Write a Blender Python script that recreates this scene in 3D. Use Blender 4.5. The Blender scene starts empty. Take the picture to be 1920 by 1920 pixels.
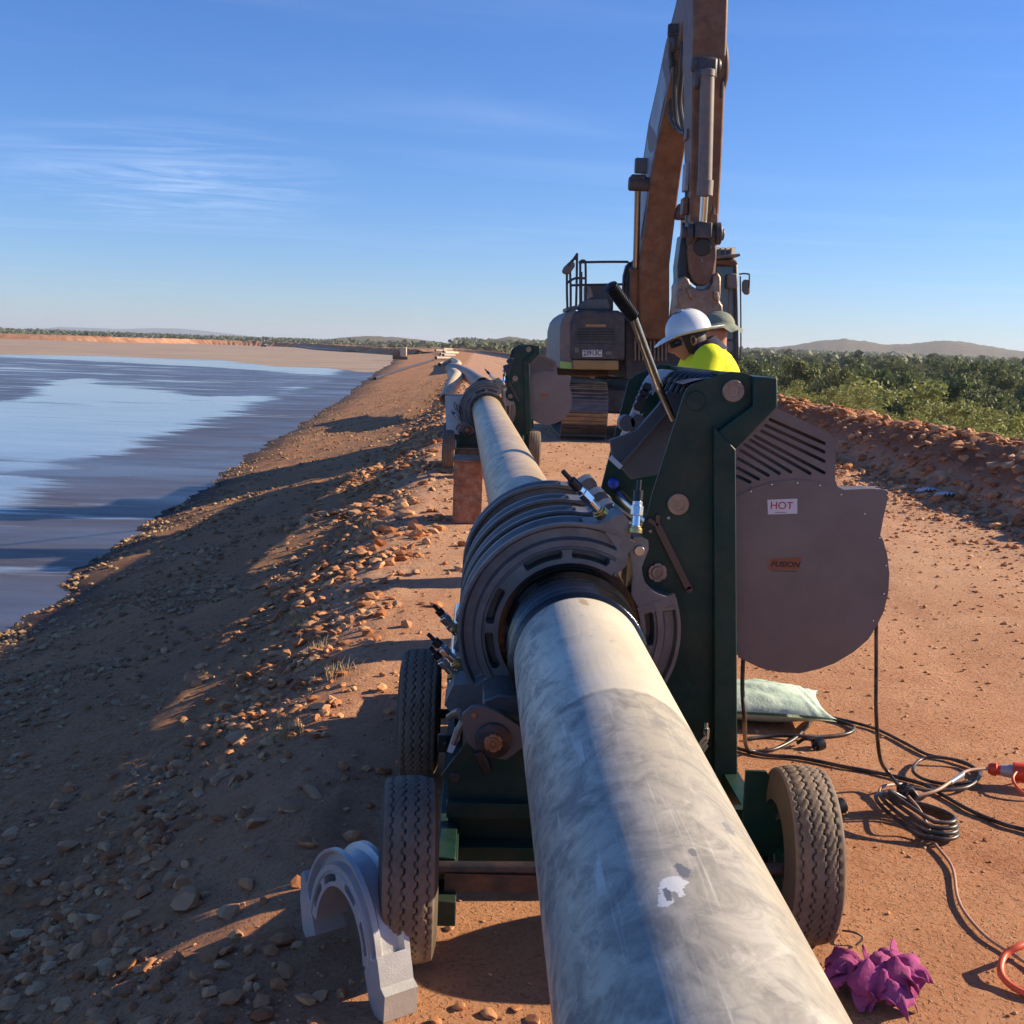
import bpy, bmesh, math, random
import numpy as np
from math import radians as R, sin, cos, pi
from mathutils import Vector, Matrix
random.seed(7); rng = np.random.default_rng(11)
scene = bpy.context.scene
COL = scene.collection

# ------------------------------------------------------------------ camera
F = 2144.0; CZ = 1.65
PITCH, YAW, ROLL = R(8.24), R(1.92), R(2.0)
fwd = Vector((sin(YAW)*cos(PITCH), cos(YAW)*cos(PITCH), -sin(PITCH)))
rt0 = Vector((cos(YAW), -sin(YAW), 0)); up0 = rt0.cross(fwd)
rt = rt0*cos(ROLL)+up0*sin(ROLL); up = up0*cos(ROLL)-rt0*sin(ROLL)
cam = bpy.data.cameras.new('camera'); camo = bpy.data.objects.new('camera', cam); COL.objects.link(camo)
cam.sensor_width = 36; cam.lens = 36*F/1920; cam.clip_end = 30000; cam.clip_start = .05
camo.matrix_world = Matrix(((rt.x, up.x, -fwd.x, 0), (rt.y, up.y, -fwd.y, 0), (rt.z, up.z, -fwd.z, CZ), (0, 0, 0, 1)))
scene.camera = camo

# ------------------------------------------------------------------ sky, sun, exposure
SUN_EL, SUN_AZ = R(26), R(80)          # azimuth from +Y (the dam's direction) towards +X
w = bpy.data.worlds.new('World'); scene.world = w; w.use_nodes = True
nt = w.node_tree; nt.nodes.clear()
def N(t, ty, **k):
    n = t.nodes.new(ty)
    for a, b in k.items():
        if a.startswith('i_'):
            n.inputs[int(a[2:]) if a[2:].isdigit() else a[2:].replace('_', ' ')].default_value = b
        else: setattr(n, a, b)
    return n
L = nt.links.new
sky = N(nt, 'ShaderNodeTexSky', sky_type='NISHITA', sun_disc=False, sun_elevation=SUN_EL, sun_rotation=SUN_AZ, altitude=0, air_density=1.0, dust_density=.1, ozone_density=5.0)
tc = N(nt, 'ShaderNodeTexCoord')
sep = N(nt, 'ShaderNodeSeparateXYZ'); L(tc.outputs['Generated'], sep.inputs[0])
# cirrus: direction projected on a high plane
mz = N(nt, 'ShaderNodeMath', operation='MAXIMUM', i_1=.03); L(sep.outputs[2], mz.inputs[0])
dx = N(nt, 'ShaderNodeMath', operation='DIVIDE'); L(sep.outputs[0], dx.inputs[0]); L(mz.outputs[0], dx.inputs[1])
dy = N(nt, 'ShaderNodeMath', operation='DIVIDE'); L(sep.outputs[1], dy.inputs[0]); L(mz.outputs[0], dy.inputs[1])
cb = N(nt, 'ShaderNodeCombineXYZ'); L(dx.outputs[0], cb.inputs[0]); L(dy.outputs[0], cb.inputs[1])
mp = N(nt, 'ShaderNodeMapping'); mp.inputs['Rotation'].default_value = (0, 0, R(20)); mp.inputs['Scale'].default_value = (.22, .55, 1); mp.inputs['Location'].default_value = (.35, .1, 0)
L(cb.outputs[0], mp.inputs[0])
n1 = N(nt, 'ShaderNodeTexNoise', i_Scale=1.1, i_Detail=7.0, i_Roughness=.55, i_Distortion=.9); L(mp.outputs[0], n1.inputs['Vector'])
cr = N(nt, 'ShaderNodeMapRange'); cr.inputs[1].default_value = .52; cr.inputs[2].default_value = .85; cr.inputs[3].default_value = 0; cr.inputs[4].default_value = .25
L(n1.outputs[0], cr.inputs[0])
# one brighter wisp low on the left
wd = (fwd+rt*((330-960)/F)+up*((960-330)/F)).normalized()
vd = N(nt, 'ShaderNodeVectorMath', operation='SUBTRACT'); L(tc.outputs['Generated'], vd.inputs[0]); vd.inputs[1].default_value = wd
vm = N(nt, 'ShaderNodeMapping'); vm.inputs['Rotation'].default_value = (0, R(9), 0); vm.inputs['Scale'].default_value = (7.5, 1.0, 24); L(vd.outputs[0], vm.inputs[0])
vl = N(nt, 'ShaderNodeVectorMath', operation='LENGTH'); L(vm.outputs[0], vl.inputs[0])
wf = N(nt, 'ShaderNodeMapRange'); wf.inputs[1].default_value = 1.15; wf.inputs[2].default_value = 0; wf.inputs[3].default_value = 0; wf.inputs[4].default_value = 1; L(vl.outputs[1], wf.inputs[0])
n2 = N(nt, 'ShaderNodeTexNoise', i_Scale=2.2, i_Detail=6.0, i_Roughness=.6, i_Distortion=1.2); L(mp.outputs[0], n2.inputs['Vector'])
n3 = N(nt, 'ShaderNodeMapping'); n3.inputs['Rotation'].default_value = (0, 0, R(38)); n3.inputs['Scale'].default_value = (.45, .9, 1); L(cb.outputs[0], n3.inputs[0])
n4 = N(nt, 'ShaderNodeTexNoise', i_Scale=1.7, i_Detail=9.0, i_Roughness=.62, i_Distortion=1.4); L(n3.outputs[0], n4.inputs['Vector'])
n5 = N(nt, 'ShaderNodeMapRange'); n5.inputs[1].default_value = .42; n5.inputs[2].default_value = .72; L(n4.outputs[0], n5.inputs[0])
wm = N(nt, 'ShaderNodeMath', operation='MULTIPLY'); L(wf.outputs[0], wm.inputs[0]); L(n5.outputs[0], wm.inputs[1])
wa = N(nt, 'ShaderNodeMath', operation='ADD'); wa.use_clamp = True; L(cr.outputs[0], wa.inputs[0]); L(wm.outputs[0], wa.inputs[1])
ws = N(nt, 'ShaderNodeMath', operation='MULTIPLY', i_1=.30); L(wa.outputs[0], ws.inputs[0])
hs = N(nt, 'ShaderNodeHueSaturation', i_Saturation=1.06, i_Value=1.0)
gn = N(nt, 'ShaderNodeMix', data_type='RGBA', blend_type='MULTIPLY'); gn.inputs[0].default_value = 1; gn.inputs[7].default_value = (.555, .64, .86, 1); L(sky.outputs[0], gn.inputs[6]); L(gn.outputs[2], hs.inputs['Color'])
mx = N(nt, 'ShaderNodeMix', data_type='RGBA'); L(ws.outputs[0], mx.inputs[0]); L(hs.outputs[0], mx.inputs[6]); mx.inputs[7].default_value = (7.0, 7.6, 9.0, 1)
bg = N(nt, 'ShaderNodeBackground', i_Strength=.10); L(mx.outputs[2], bg.inputs[0])
ow = N(nt, 'ShaderNodeOutputWorld'); L(bg.outputs[0], ow.inputs[0])
sd = bpy.data.lights.new('sun', 'SUN'); sd.energy = 5.0; sd.angle = R(.5); sd.color = (1, .83, .58)
so = bpy.data.objects.new('sun', sd); COL.objects.link(so)
sdir = Vector((sin(SUN_AZ)*cos(SUN_EL), cos(SUN_AZ)*cos(SUN_EL), sin(SUN_EL)))
so.rotation_euler = sdir.to_track_quat('Z', 'Y').to_euler()
so.location = (30, 5, 20)
vs = scene.view_settings; vs.view_transform = 'Standard'; vs.look = 'None'; vs.exposure = 0.90; vs.gamma = 1
scene.render.engine = 'CYCLES'

# ------------------------------------------------------------------ survey helpers (turn photo measurements into real places)
def ray(px, py): return fwd+rt*((px-960)/F)+up*((960-py)/F)
def at(px, py, Y):
    d = ray(px, py); t = Y/d.y; return Vector((d.x*t, Y, CZ+d.z*t))
def atz(px, py, z):
    d = ray(px, py); t = (z-CZ)/d.z; return Vector((d.x*t, d.y*t, z))
def xz(pts, Y): return [(p.x, p.z) for p in (at(a, b, Y) for a, b in pts)]

# ------------------------------------------------------------------ materials
def mat(name, col, rough=.6, metal=0., col2=None, scale=6., bump=0., bscale=40., spec=.5, detail=6., rvar=0., dust=None, dustamt=.4, stretch=None, thr=(.35, .65), coat=0):
    m = bpy.data.materials.new(name); m.use_nodes = True; t = m.node_tree; p = t.nodes['Principled BSDF']
    p.inputs['Roughness'].default_value = rough; p.inputs['Metallic'].default_value = metal
    p.inputs['Specular IOR Level'].default_value = spec; p.inputs['Coat Weight'].default_value = coat
    p.inputs['Base Color'].default_value = (*col, 1)
    c = t.nodes.new('ShaderNodeTexCoord'); vec = c.outputs['Object']
    if stretch:
        mp = N(t, 'ShaderNodeMapping'); mp.inputs['Scale'].default_value = stretch; t.links.new(vec, mp.inputs[0]); vec = mp.outputs[0]
    out = None
    if col2:
        n = N(t, 'ShaderNodeTexNoise', i_Scale=scale, i_Detail=detail, i_Roughness=.62); t.links.new(vec, n.inputs['Vector'])
        r = N(t, 'ShaderNodeMapRange'); r.inputs[1].default_value = thr[0]; r.inputs[2].default_value = thr[1]; t.links.new(n.outputs[0], r.inputs[0])
        x = N(t, 'ShaderNodeMix', data_type='RGBA'); x.inputs[6].default_value = (*col, 1); x.inputs[7].default_value = (*col2, 1)
        t.links.new(r.outputs[0], x.inputs[0]); out = x.outputs[2]
        if rvar:
            rr = N(t, 'ShaderNodeMapRange'); rr.inputs[3].default_value = rough-rvar; rr.inputs[4].default_value = rough+rvar
            t.links.new(n.outputs[0], rr.inputs[0]); t.links.new(rr.outputs[0], p.inputs['Roughness'])
    if dust:
        n = N(t, 'ShaderNodeTexNoise', i_Scale=scale*2.3, i_Detail=8.0, i_Roughness=.7); t.links.new(vec, n.inputs['Vector'])
        r = N(t, 'ShaderNodeMapRange'); r.inputs[1].default_value = .42; r.inputs[2].default_value = .72; r.inputs[4].default_value = dustamt; t.links.new(n.outputs[0], r.inputs[0])
        x = N(t, 'ShaderNodeMix', data_type='RGBA'); x.inputs[7].default_value = (*dust, 1)
        if out: t.links.new(out, x.inputs[6])
        else: x.inputs[6].default_value = (*col, 1)
        t.links.new(r.outputs[0], x.inputs[0]); out = x.outputs[2]
    if out: t.links.new(out, p.inputs['Base Color'])
    if bump:
        n = N(t, 'ShaderNodeTexNoise', i_Scale=bscale, i_Detail=8.0, i_Roughness=.65); t.links.new(vec, n.inputs['Vector'])
        b = N(t, 'ShaderNodeBump', i_Strength=1.0, i_Distance=bump); t.links.new(n.outputs[0], b.inputs['Height']); t.links.new(b.outputs[0], p.inputs['Normal'])
    return m
DUST = (.33, .17, .09)
M = dict(
 green=mat('green paint', (.003, .026, .020), .42, col2=(.006, .045, .034), scale=3, dust=DUST, dustamt=.10, spec=.28, bump=.0006, bscale=60),
 castalu=mat('cast aluminium', (.165, .155, .155), .48, .55, col2=(.23, .22, .215), scale=14, bump=.0012, bscale=180, dust=(.20, .14, .10), dustamt=.3),
 newalu=mat('bright cast aluminium', (.42, .42, .42), .40, .5, col2=(.52, .51, .50), scale=9, bump=.001, bscale=160),
 sheet=mat('dull sheet metal', (.14, .122, .12), .46, .35, col2=(.185, .162, .155), scale=3.2, bump=.0014, bscale=6, dust=(.24, .18, .14), dustamt=.28, rvar=.1),
 greysheet=mat('grey sheet', (.10, .10, .11), .5, .3, col2=(.14, .13, .13), scale=5),
 chrome=mat('chrome', (.75, .74, .72), .16, 1.0),
 steel=mat('machined steel', (.42, .40, .38), .32, 1.0, col2=(.36, .33, .3), scale=20),
 brass=mat('brass', (.62, .42, .16), .3, 1.0),
 bronze=mat('worn bronze nut', (.34, .25, .19), .45, .6, col2=(.24, .18, .14), scale=30, bump=.001, bscale=90),
 rustnut=mat('orange lock nut', (.42, .20, .10), .5, .4, col2=(.3, .14, .07), scale=30),
 blackgloss=mat('glossy black polyethylene', (.006, .006, .007), .12, spec=.7, col2=(.012, .011, .01), scale=9, rvar=.05, bump=.004, bscale=11),
 blackpl=mat('black plastic', (.012, .012, .013), .35),
 darksteel=mat('dark steel', (.045, .045, .05), .45, .5, dust=DUST, dustamt=.35),
 white=mat('white painted panel', (.62, .66, .70), .4, col2=(.5, .55, .6), scale=8),
 rim=mat('wheel rim', (.42, .40, .38), .4, .6, dust=DUST, dustamt=.5),
 label=mat('label white', (.62, .58, .62), .5), red=mat('label red', (.42, .03, .04), .5), black=mat('print black', (.02, .02, .02), .5),
 orangep=mat('logo orange', (.26, .075, .03), .5), bluep=mat('blue cap', (.02, .06, .4), .4),
 exc=mat('dusty orange excavator paint', (.20, .082, .04), .5, col2=(.12, .06, .038), scale=2.2, dust=(.27, .16, .10), dustamt=.75, bump=.002, bscale=20, spec=.35),
 excd=mat('dark grey excavator paint', (.030, .034, .045), .5, col2=(.045, .045, .05), scale=2, dust=(.20, .13, .09), dustamt=.55),
 excg=mat('dusty grey panel', (.17, .15, .14), .55, col2=(.12, .11, .11), scale=2.5, dust=(.3, .19, .12), dustamt=.7),
 worn=mat('worn bare steel', (.30, .20, .14), .42, .55, col2=(.17, .11, .08), scale=3.5, dust=(.45, .30, .2), dustamt=.7, bump=.01, bscale=7),
 shoe=mat('dusty track steel', (.13, .12, .115), .38, .7, col2=(.20, .17, .15), scale=3, dust=(.34, .24, .17), dustamt=.5, bump=.004, bscale=20),
 glass=mat('dusty cab glass', (.03, .06, .09), .12, spec=.8, dust=(.25, .22, .2), dustamt=.3, scale=1.5),
 yellowp=mat('dull yellow paint', (.42, .25, .06), .5, col2=(.33, .2, .07), scale=3, dust=DUST, dustamt=.5),
 stripe=mat('lime stripe', (.35, .55, .12), .5), decal=mat('pale decal', (.36, .40, .44), .5, col2=(.24, .26, .28), scale=2, dust=DUST, dustamt=.4),
 plate=mat('number plate', (.62, .62, .6), .45),
 rubhose=mat('rubber hose', (.018, .017, .018), .45, dust=(.12, .08, .06), dustamt=.4),
 hv=mat('hi vis yellow cloth', (.80, .82, .03), .8, bump=.003, bscale=24, spec=.2), navy=mat('navy cloth', (.018, .02, .05), .8, col2=(.05, .045, .09), scale=12, bump=.002, bscale=50, spec=.2),
 skin=mat('tanned skin', (.42, .19, .11), .5, col2=(.36, .15, .09), scale=12), hat=mat('white hard hat', (.78, .78, .76), .28, col2=(.66, .66, .64), scale=7, coat=.3),
 hair=mat('dark hair', (.03, .02, .015), .6), sunglass=mat('sunglass lens', (.01, .01, .012), .12),
 hatgrey=mat('grey green canvas', (.16, .19, .15), .85, col2=(.2, .22, .17), scale=10, bump=.003, bscale=30),
 rustbox=mat('rust red plate', (.36, .13, .055), .7, col2=(.18, .075, .04), scale=7, dust=(.5, .36, .27), dustamt=.65, bump=.002, bscale=30),
 stub=mat('grey white pipe', (.44, .43, .42), .55, col2=(.36, .34, .33), scale=5), cream=mat('cream pipe', (.62, .50, .33), .55, col2=(.5, .38, .25), scale=2.5, dust=DUST, dustamt=.35),
 greyp=mat('dusty grey pipe', (.34, .27, .21), .55, col2=(.26, .2, .17), scale=1.5, dust=DUST, dustamt=.5), blkpipe=mat('black pipe', (.014, .014, .018), .4, dust=DUST, dustamt=.25),
 bag=mat('pale green woven bag', (.46, .58, .46), .7, col2=(.54, .64, .52), scale=9, bump=.003, bscale=70), rag=mat('purple rag', (.36, .075, .23), .95, col2=(.26, .05, .16), scale=14, bump=.004, bscale=60, spec=.05, dust=(.4, .2, .18), dustamt=.3), spanner=mat('dull spanner steel', (.10, .07, .06), .5, .5),
 cord=mat('black cord', (.016, .015, .015), .4, dust=(.3, .2, .15), dustamt=.5), tancord=mat('tan cord', (.45, .26, .18), .5, dust=DUST, dustamt=.4), orcord=mat('orange cord', (.75, .12, .05), .4),
 clear=mat('clear plastic', (.45, .4, .4), .15, spec=.7), orpl=mat('orange plastic', (.72, .07, .02), .35),
 bark=mat('bark', (.12, .09, .07), .9, bump=.02, bscale=12), litter=mat('white litter', (.6, .58, .58), .5), tape=mat('silver tape', (.6, .62, .65), .25, .6),
 straw=mat('dry grass', (.42, .29, .15), .8, spec=.2),
 farhill=None)

def leafmat(name, c1, c2, c3):
    m = bpy.data.materials.new(name); m.use_nodes = True; t = m.node_tree; p = t.nodes['Principled BSDF']
    p.inputs['Roughness'].default_value = .62; p.inputs['Specular IOR Level'].default_value = .25
    oi = N(t, 'ShaderNodeObjectInfo'); g = N(t, 'ShaderNodeNewGeometry')
    a = N(t, 'ShaderNodeMix', data_type='RGBA'); a.inputs[6].default_value = (*c1, 1); a.inputs[7].default_value = (*c2, 1)
    t.links.new(g.outputs['Random Per Island'], a.inputs[0])
    b = N(t, 'ShaderNodeMix', data_type='RGBA'); b.inputs[7].default_value = (*c3, 1); t.links.new(a.outputs[2], b.inputs[6])
    mu = N(t, 'ShaderNodeMath', operation='MULTIPLY', i_1=.65); t.links.new(oi.outputs['Random'], mu.inputs[0]); t.links.new(mu.outputs[0], b.inputs[0])
    t.links.new(b.outputs[2], p.inputs['Base Color'])
    tr = N(t, 'ShaderNodeBsdfTranslucent'); t.links.new(b.outputs[2], tr.inputs[0])
    ms = N(t, 'ShaderNodeMixShader', i_0=.25); t.links.new(p.outputs[0], ms.inputs[1]); t.links.new(tr.outputs[0], ms.inputs[2])
    t.links.new(ms.outputs[0], t.nodes['Material Output'].inputs[0]); return m
M['leaf'] = leafmat('eucalypt foliage', (.095, .13, .045), (.155, .185, .065), (.19, .195, .085))
M['leaf2'] = leafmat('bright shrub foliage', (.19, .23, .055), (.31, .33, .09), (.22, .24, .10))
M['leaf3'] = leafmat('far foliage', (.080, .105, .055), (.14, .16, .08), (.16, .165, .09))

# ------------------------------------------------------------------ mesh helpers
def tag(o, label=None, cat=None, group=None, kind=None):
    if label: o['label'] = label
    if cat: o['category'] = cat
    if group: o['group'] = group
    if kind: o['kind'] = kind
    return o
def thing(name, loc, label, cat, group=None):
    o = bpy.data.objects.new(name, None); o.empty_display_size = .1; COL.objects.link(o); o.location = loc
    return tag(o, label, cat, group)
def rootloc(p):
    v = Vector((0, 0, 0))
    while p: v += p.location; p = p.parent
    return v
class G:
    def __init__(s): s.v = []; s.f = []; s.m = []; s.k = 0
    def add(s, vs, fs):
        b = len(s.v); s.v += [tuple(v) for v in vs]; s.f += [tuple(i+b for i in f) for f in fs]; s.m += [s.k]*len(fs); return s
    def box(s, c, d, rot=None):
        vs = [Vector((x*d[0]/2, y*d[1]/2, z*d[2]/2)) for x in (-1, 1) for y in (-1, 1) for z in (-1, 1)]
        if rot is not None: vs = [rot @ v for v in vs]
        return s.add([v+Vector(c) for v in vs], [(0, 1, 3, 2), (4, 6, 7, 5), (0, 4, 5, 1), (2, 3, 7, 6), (0, 2, 6, 4), (1, 5, 7, 3)])
    def bar(s, p0, p1, a, b, upv=(0, 0, 1)):
        p0 = Vector(p0); p1 = Vector(p1); d = (p1-p0); l = d.length; d.normalize(); x = d.cross(Vector(upv))
        if x.length < 1e-4: x = d.cross(Vector((1, 0, 0)))
        x.normalize(); y = x.cross(d); rot = Matrix((x, d, y)).transposed()
        return s.box((p0+p1)/2, (a, l, b), rot)
    def cyl(s, p0, p1, r0, r1=None, n=20, cap=True, ph=0):
        r1 = r0 if r1 is None else r1
        p0 = Vector(p0); p1 = Vector(p1); d = (p1-p0).normalized(); x = d.orthogonal().normalized(); y = d.cross(x)
        vs = []
        for p, r in ((p0, r0), (p1, r1)):
            vs += [p+x*(r*cos(2*pi*i/n+ph))+y*(r*sin(2*pi*i/n+ph)) for i in range(n)]
        fs = [(i, (i+1) % n, n+(i+1) % n, n+i) for i in range(n)]
        if cap: fs += [tuple(range(n-1, -1, -1)), tuple(range(n, 2*n))]
        return s.add(vs, fs)
    def lathe(s, p0, ax, prof, n=32, close=False):
        p0 = Vector(p0); d = Vector(ax).normalized(); x = d.orthogonal().normalized(); y = d.cross(x); m = len(prof)
        vs = [p0+d*h+x*(r*cos(2*pi*i/n))+y*(r*sin(2*pi*i/n)) for i in range(n) for r, h in prof]
        fs = []
        for i in range(n):
            j = (i+1) % n
            for k in range(m if close else m-1):
                l = (k+1) % m; fs.append((i*m+k, j*m+k, j*m+l, i*m+l))
        return s.add(vs, fs)
    def ext(s, poly, y0, y1, ax=1):
        n = len(poly)
        def P(a, b, y):
            return (a, y, b) if ax == 1 else ((y, a, b) if ax == 0 else (a, b, y))
        vs = [P(a, b, y0) for a, b in poly]+[P(a, b, y1) for a, b in poly]
        return s.add(vs, [tuple(range(n)), tuple(range(2*n-1, n-1, -1))]+[(i, n+i, n+(i+1) % n, (i+1) % n) for i in range(n)])
    def tube(s, pts, r, n=8, sub=0):
        pts = [Vector(p) for p in pts]
        if sub: pts = smooth(pts, sub)
        rr = list(np.interp(np.linspace(0, 1, len(pts)), np.linspace(0, 1, len(r)), r)) if hasattr(r, '__len__') else [r]*len(pts)
        T = [(pts[min(i+1, len(pts)-1)]-pts[max(i-1, 0)]).normalized() for i in range(len(pts))]
        x = T[0].orthogonal().normalized(); vs = []
        for i, p in enumerate(pts):
            x = (x-T[i]*x.dot(T[i])); x = x.normalized() if x.length > 1e-5 else T[i].orthogonal().normalized(); y = T[i].cross(x)
            vs += [p+x*(rr[i]*cos(2*pi*k/n))+y*(rr[i]*sin(2*pi*k/n)) for k in range(n)]
        fs = [(i*n+k, i*n+(k+1) % n, (i+1)*n+(k+1) % n, (i+1)*n+k) for i in range(len(pts)-1) for k in range(n)]
        e = (len(pts)-1)*n; fs += [tuple(range(n-1, -1, -1)), tuple(range(e, e+n))]
        return s.add(vs, fs)
    def grid(s, A, cu=False, cv=False):
        A = np.asarray(A); nu, nv = A.shape[:2]; fs = []
        for i in range(nu if cu else nu-1):
            for j in range(nv if cv else nv-1):
                fs.append((i*nv+j, ((i+1) % nu)*nv+j, ((i+1) % nu)*nv+(j+1) % nv, i*nv+(j+1) % nv))
        return s.add([tuple(map(float, p)) for p in A.reshape(-1, 3)], fs)
    def build(s, name, mats, parent=None, bevel=0, sharp=35, fix=True, seg=2):
        o = rootloc(parent)
        me = bpy.data.meshes.new(name)
        me.from_pydata([(v[0]-o.x, v[1]-o.y, v[2]-o.z) for v in s.v], [], s.f)
        for m in (mats if isinstance(mats, (list, tuple)) else [mats]): me.materials.append(M[m] if isinstance(m, str) else m)
        me.polygons.foreach_set('material_index', s.m)
        if fix:
            b = bmesh.new(); b.from_mesh(me); bmesh.ops.recalc_face_normals(b, faces=b.faces); b.to_mesh(me); b.free()
        me.polygons.foreach_set('use_smooth', [True]*len(me.polygons)); me.set_sharp_from_angle(angle=R(sharp))
        ob = bpy.data.objects.new(name, me); COL.objects.link(ob); ob.parent = parent
        if bevel:
            q = ob.modifiers.new('b', 'BEVEL'); q.width = bevel; q.segments = seg; q.limit_method = 'ANGLE'; q.angle_limit = R(40)
        return ob
def smooth(pts, k):
    out = []; n = len(pts)
    for i in range(n-1):
        a, b, c, d = pts[max(i-1, 0)], pts[i], pts[i+1], pts[min(i+2, n-1)]
        for j in range(k):
            t = j/k; out.append(.5*((2*b)+(c-a)*t+(2*a-5*b+4*c-d)*t*t+(3*b-3*c+d-a)*t**3))
    return out+[pts[-1]]
def npmesh(name, V, Fc, mats, parent=None, smoothed=False, mi=None):
    me = bpy.data.meshes.new(name); nf, k = Fc.shape
    me.vertices.add(len(V)); me.vertices.foreach_set('co', np.ascontiguousarray(V, dtype=np.float32).ravel())
    me.loops.add(nf*k); me.loops.foreach_set('vertex_index', np.ascontiguousarray(Fc, dtype=np.int32).ravel())
    me.polygons.add(nf); me.polygons.foreach_set('loop_start', np.arange(0, nf*k, k, dtype=np.int32))
    me.polygons.foreach_set('use_smooth', np.full(nf, smoothed, dtype=bool))
    for m in mats: me.materials.append(M[m] if isinstance(m, str) else m)
    if mi is not None: me.polygons.foreach_set('material_index', mi.astype(np.int32))
    me.update(calc_edges=True)
    o = bpy.data.objects.new(name, me); COL.objects.link(o); o.parent = parent; return o
def cut(ob, cutter):
    """take real holes out of a part"""
    me = bpy.data.meshes.new('c'); me.from_pydata(cutter.v, [], cutter.f)
    b = bmesh.new(); b.from_mesh(me); bmesh.ops.recalc_face_normals(b, faces=b.faces); b.to_mesh(me); b.free()
    c = bpy.data.objects.new('c', me); COL.objects.link(c); c.location = -rootloc(ob.parent) if ob.parent else (0, 0, 0)
    q = ob.modifiers.new('h', 'BOOLEAN'); q.object = c; q.solver = 'EXACT'
    # evaluate in the part's own space
    par = ob.parent; ob.parent = None
    bpy.context.view_layer.update(); dg = bpy.context.evaluated_depsgraph_get()
    nm = bpy.data.meshes.new_from_object(ob.evaluated_get(dg)); ob.modifiers.clear(); ob.data = nm; ob.parent = par
    nm.set_sharp_from_angle(angle=R(35)); bpy.data.objects.remove(c)
def text(name, body, size, loc, rot, m, parent, ext_=.0008, shear=0, bold=0, xs=1, font_sp=1):
    cu = bpy.data.curves.new('t', 'FONT'); cu.body = body; cu.size = size; cu.extrude = ext_; cu.align_x = 'CENTER'; cu.align_y = 'CENTER'; cu.shear = shear; cu.offset = bold; cu.space_character = font_sp
    o = bpy.data.objects.new('t', cu); COL.objects.link(o); bpy.context.view_layer.update()
    me = bpy.data.meshes.new_from_object(o.evaluated_get(bpy.context.evaluated_depsgraph_get())); bpy.data.objects.remove(o)
    me.transform(Matrix.Diagonal((xs, 1, 1, 1))); me.materials.clear(); me.materials.append(M[m])
    r = bpy.data.objects.new(name, me); COL.objects.link(r); r.parent = parent; r.location = Vector(loc)-rootloc(parent); r.rotation_euler = rot; return r
def copytree(o, parent=None, skip=()):
    c = o.copy(); COL.objects.link(c); c.parent = parent
    for ch in list(o.children):
        if ch.name.split('.')[0] in skip: continue
        copytree(ch, c, skip)
    return c

# ------------------------------------------------------------------ terrain
P1 = rng.random((256, 256)).astype(np.float32)
def vnoise(x, y):
    xi = np.floor(x).astype(int); yi = np.floor(y).astype(int); fx = x-xi; fy = y-yi
    fx = fx*fx*(3-2*fx); fy = fy*fy*(3-2*fy); g = lambda a, b: P1[a & 255, b & 255]
    return (g(xi, yi)*(1-fx)+g(xi+1, yi)*fx)*(1-fy)+(g(xi, yi+1)*(1-fx)+g(xi+1, yi+1)*fx)*fy
def fbm(x, y, o=4):
    s = 0; a = .5
    for i in range(o): s = s+a*vnoise(x+17.3*i, y+9.1*i); x = x*2.03; y = y*2.03; a *= .5
    return s-.47
PZ = -1.35
def curve(Y): return -1.87e-4*np.maximum(Y-30, 0)**2
def Wrun(Y): return np.interp(Y, [-10, 5, 11.1, 16.8, 24, 37.3, 61.4, 110, 400], [3.2, 3.35, 3.55, 4.06, 4.4, 4.98, 5.92, 7.7, 9.5])
def smin(a, b, k): h = np.clip(.5+.5*(b-a)/k, 0, 1); return b*(1-h)+a*h-k*h*(1-h)
def smax(a, b, k): return -smin(-a, -b, k)
def hbase(X, Y):
    X = np.asarray(X, float); Y = np.asarray(Y, float); u = X-curve(Y)
    road = .028*np.clip(u, -2, 6)+.0
    lip = -.66+.16*fbm(Y*.5, Y*0+3, 3)
    dl = lip-u; slope = -.02-np.where(dl < .85, .45*dl, .3825+(dl-.85)*(.95/(Wrun(Y)-.39)))
    z = smin(road, slope, .07)
    foot = 5.15+np.clip((Y-10)*.042, -.2, .75)+.25*fbm(Y*.6, Y*0+8, 3)
    bt = .74+.16*fbm(Y*.9, Y*0+1.5, 3)
    rise = (u-foot)*.85+.1; fall = bt-(u-foot-1.25)*.45
    berm = smin(smin(rise, fall, .25), bt+0*u, .2)
    z = np.where(u > foot-.6, smax(z, berm, .12), z)
    z = np.where(u > foot+1.2, np.minimum(z, fall), z)
    z = np.maximum(z, -4.3); return z
def h(X, Y, fine=True):
    X = np.asarray(X, float); Y = np.asarray(Y, float); u = X-curve(Y); z = hbase(X, Y)
    far = np.clip(1-Y/150, .25, 1)
    rough = np.where(u < -.75, 1.0, np.where(u > 4.9, 1.3, .12))
    rough = np.where((u > -1.1) & (u < -.45), .6, rough)
    z = z+(.11*fbm(X*1.3, Y*1.3, 4)+np.where(u > 4.9, .16, 0)*fbm(X*2.6, Y*2.6, 3))*rough*far
    z = z+np.where(u < -1.3, .16, 0)*fbm(X*.35, Y*1.1+5, 3)          # rills running down the face
    if fine: z = z+(.05*fbm(X*6, Y*6, 3)+.026*fbm(X*17+3, Y*17, 2))*np.where(u > 4.9, 1.9, np.minimum(rough+.05, 1))*np.clip(1-Y/50, .15, 1)
    # rut marks on the road
    z = z-.018*np.exp(-((u-2.6)/.3)**2)-.018*np.exp(-((u-4.2)/.3)**2)
    z = np.where(z < -4.2, -4.2+.25*fbm(X*.05, Y*.05, 3), z)
    return z
def gp(px, py, dz=0.):
    z = 0.
    for i in range(12):
        p = atz(px, py, min(z, 1.3)); z = .5*z+.5*(float(h(p.x, p.y))+dz)
    return Vector((p.x, p.y, z))
def hz(x, y): return float(h(x, y))
def spaced(a, b, d): return list(np.arange(a, b, d))
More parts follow.
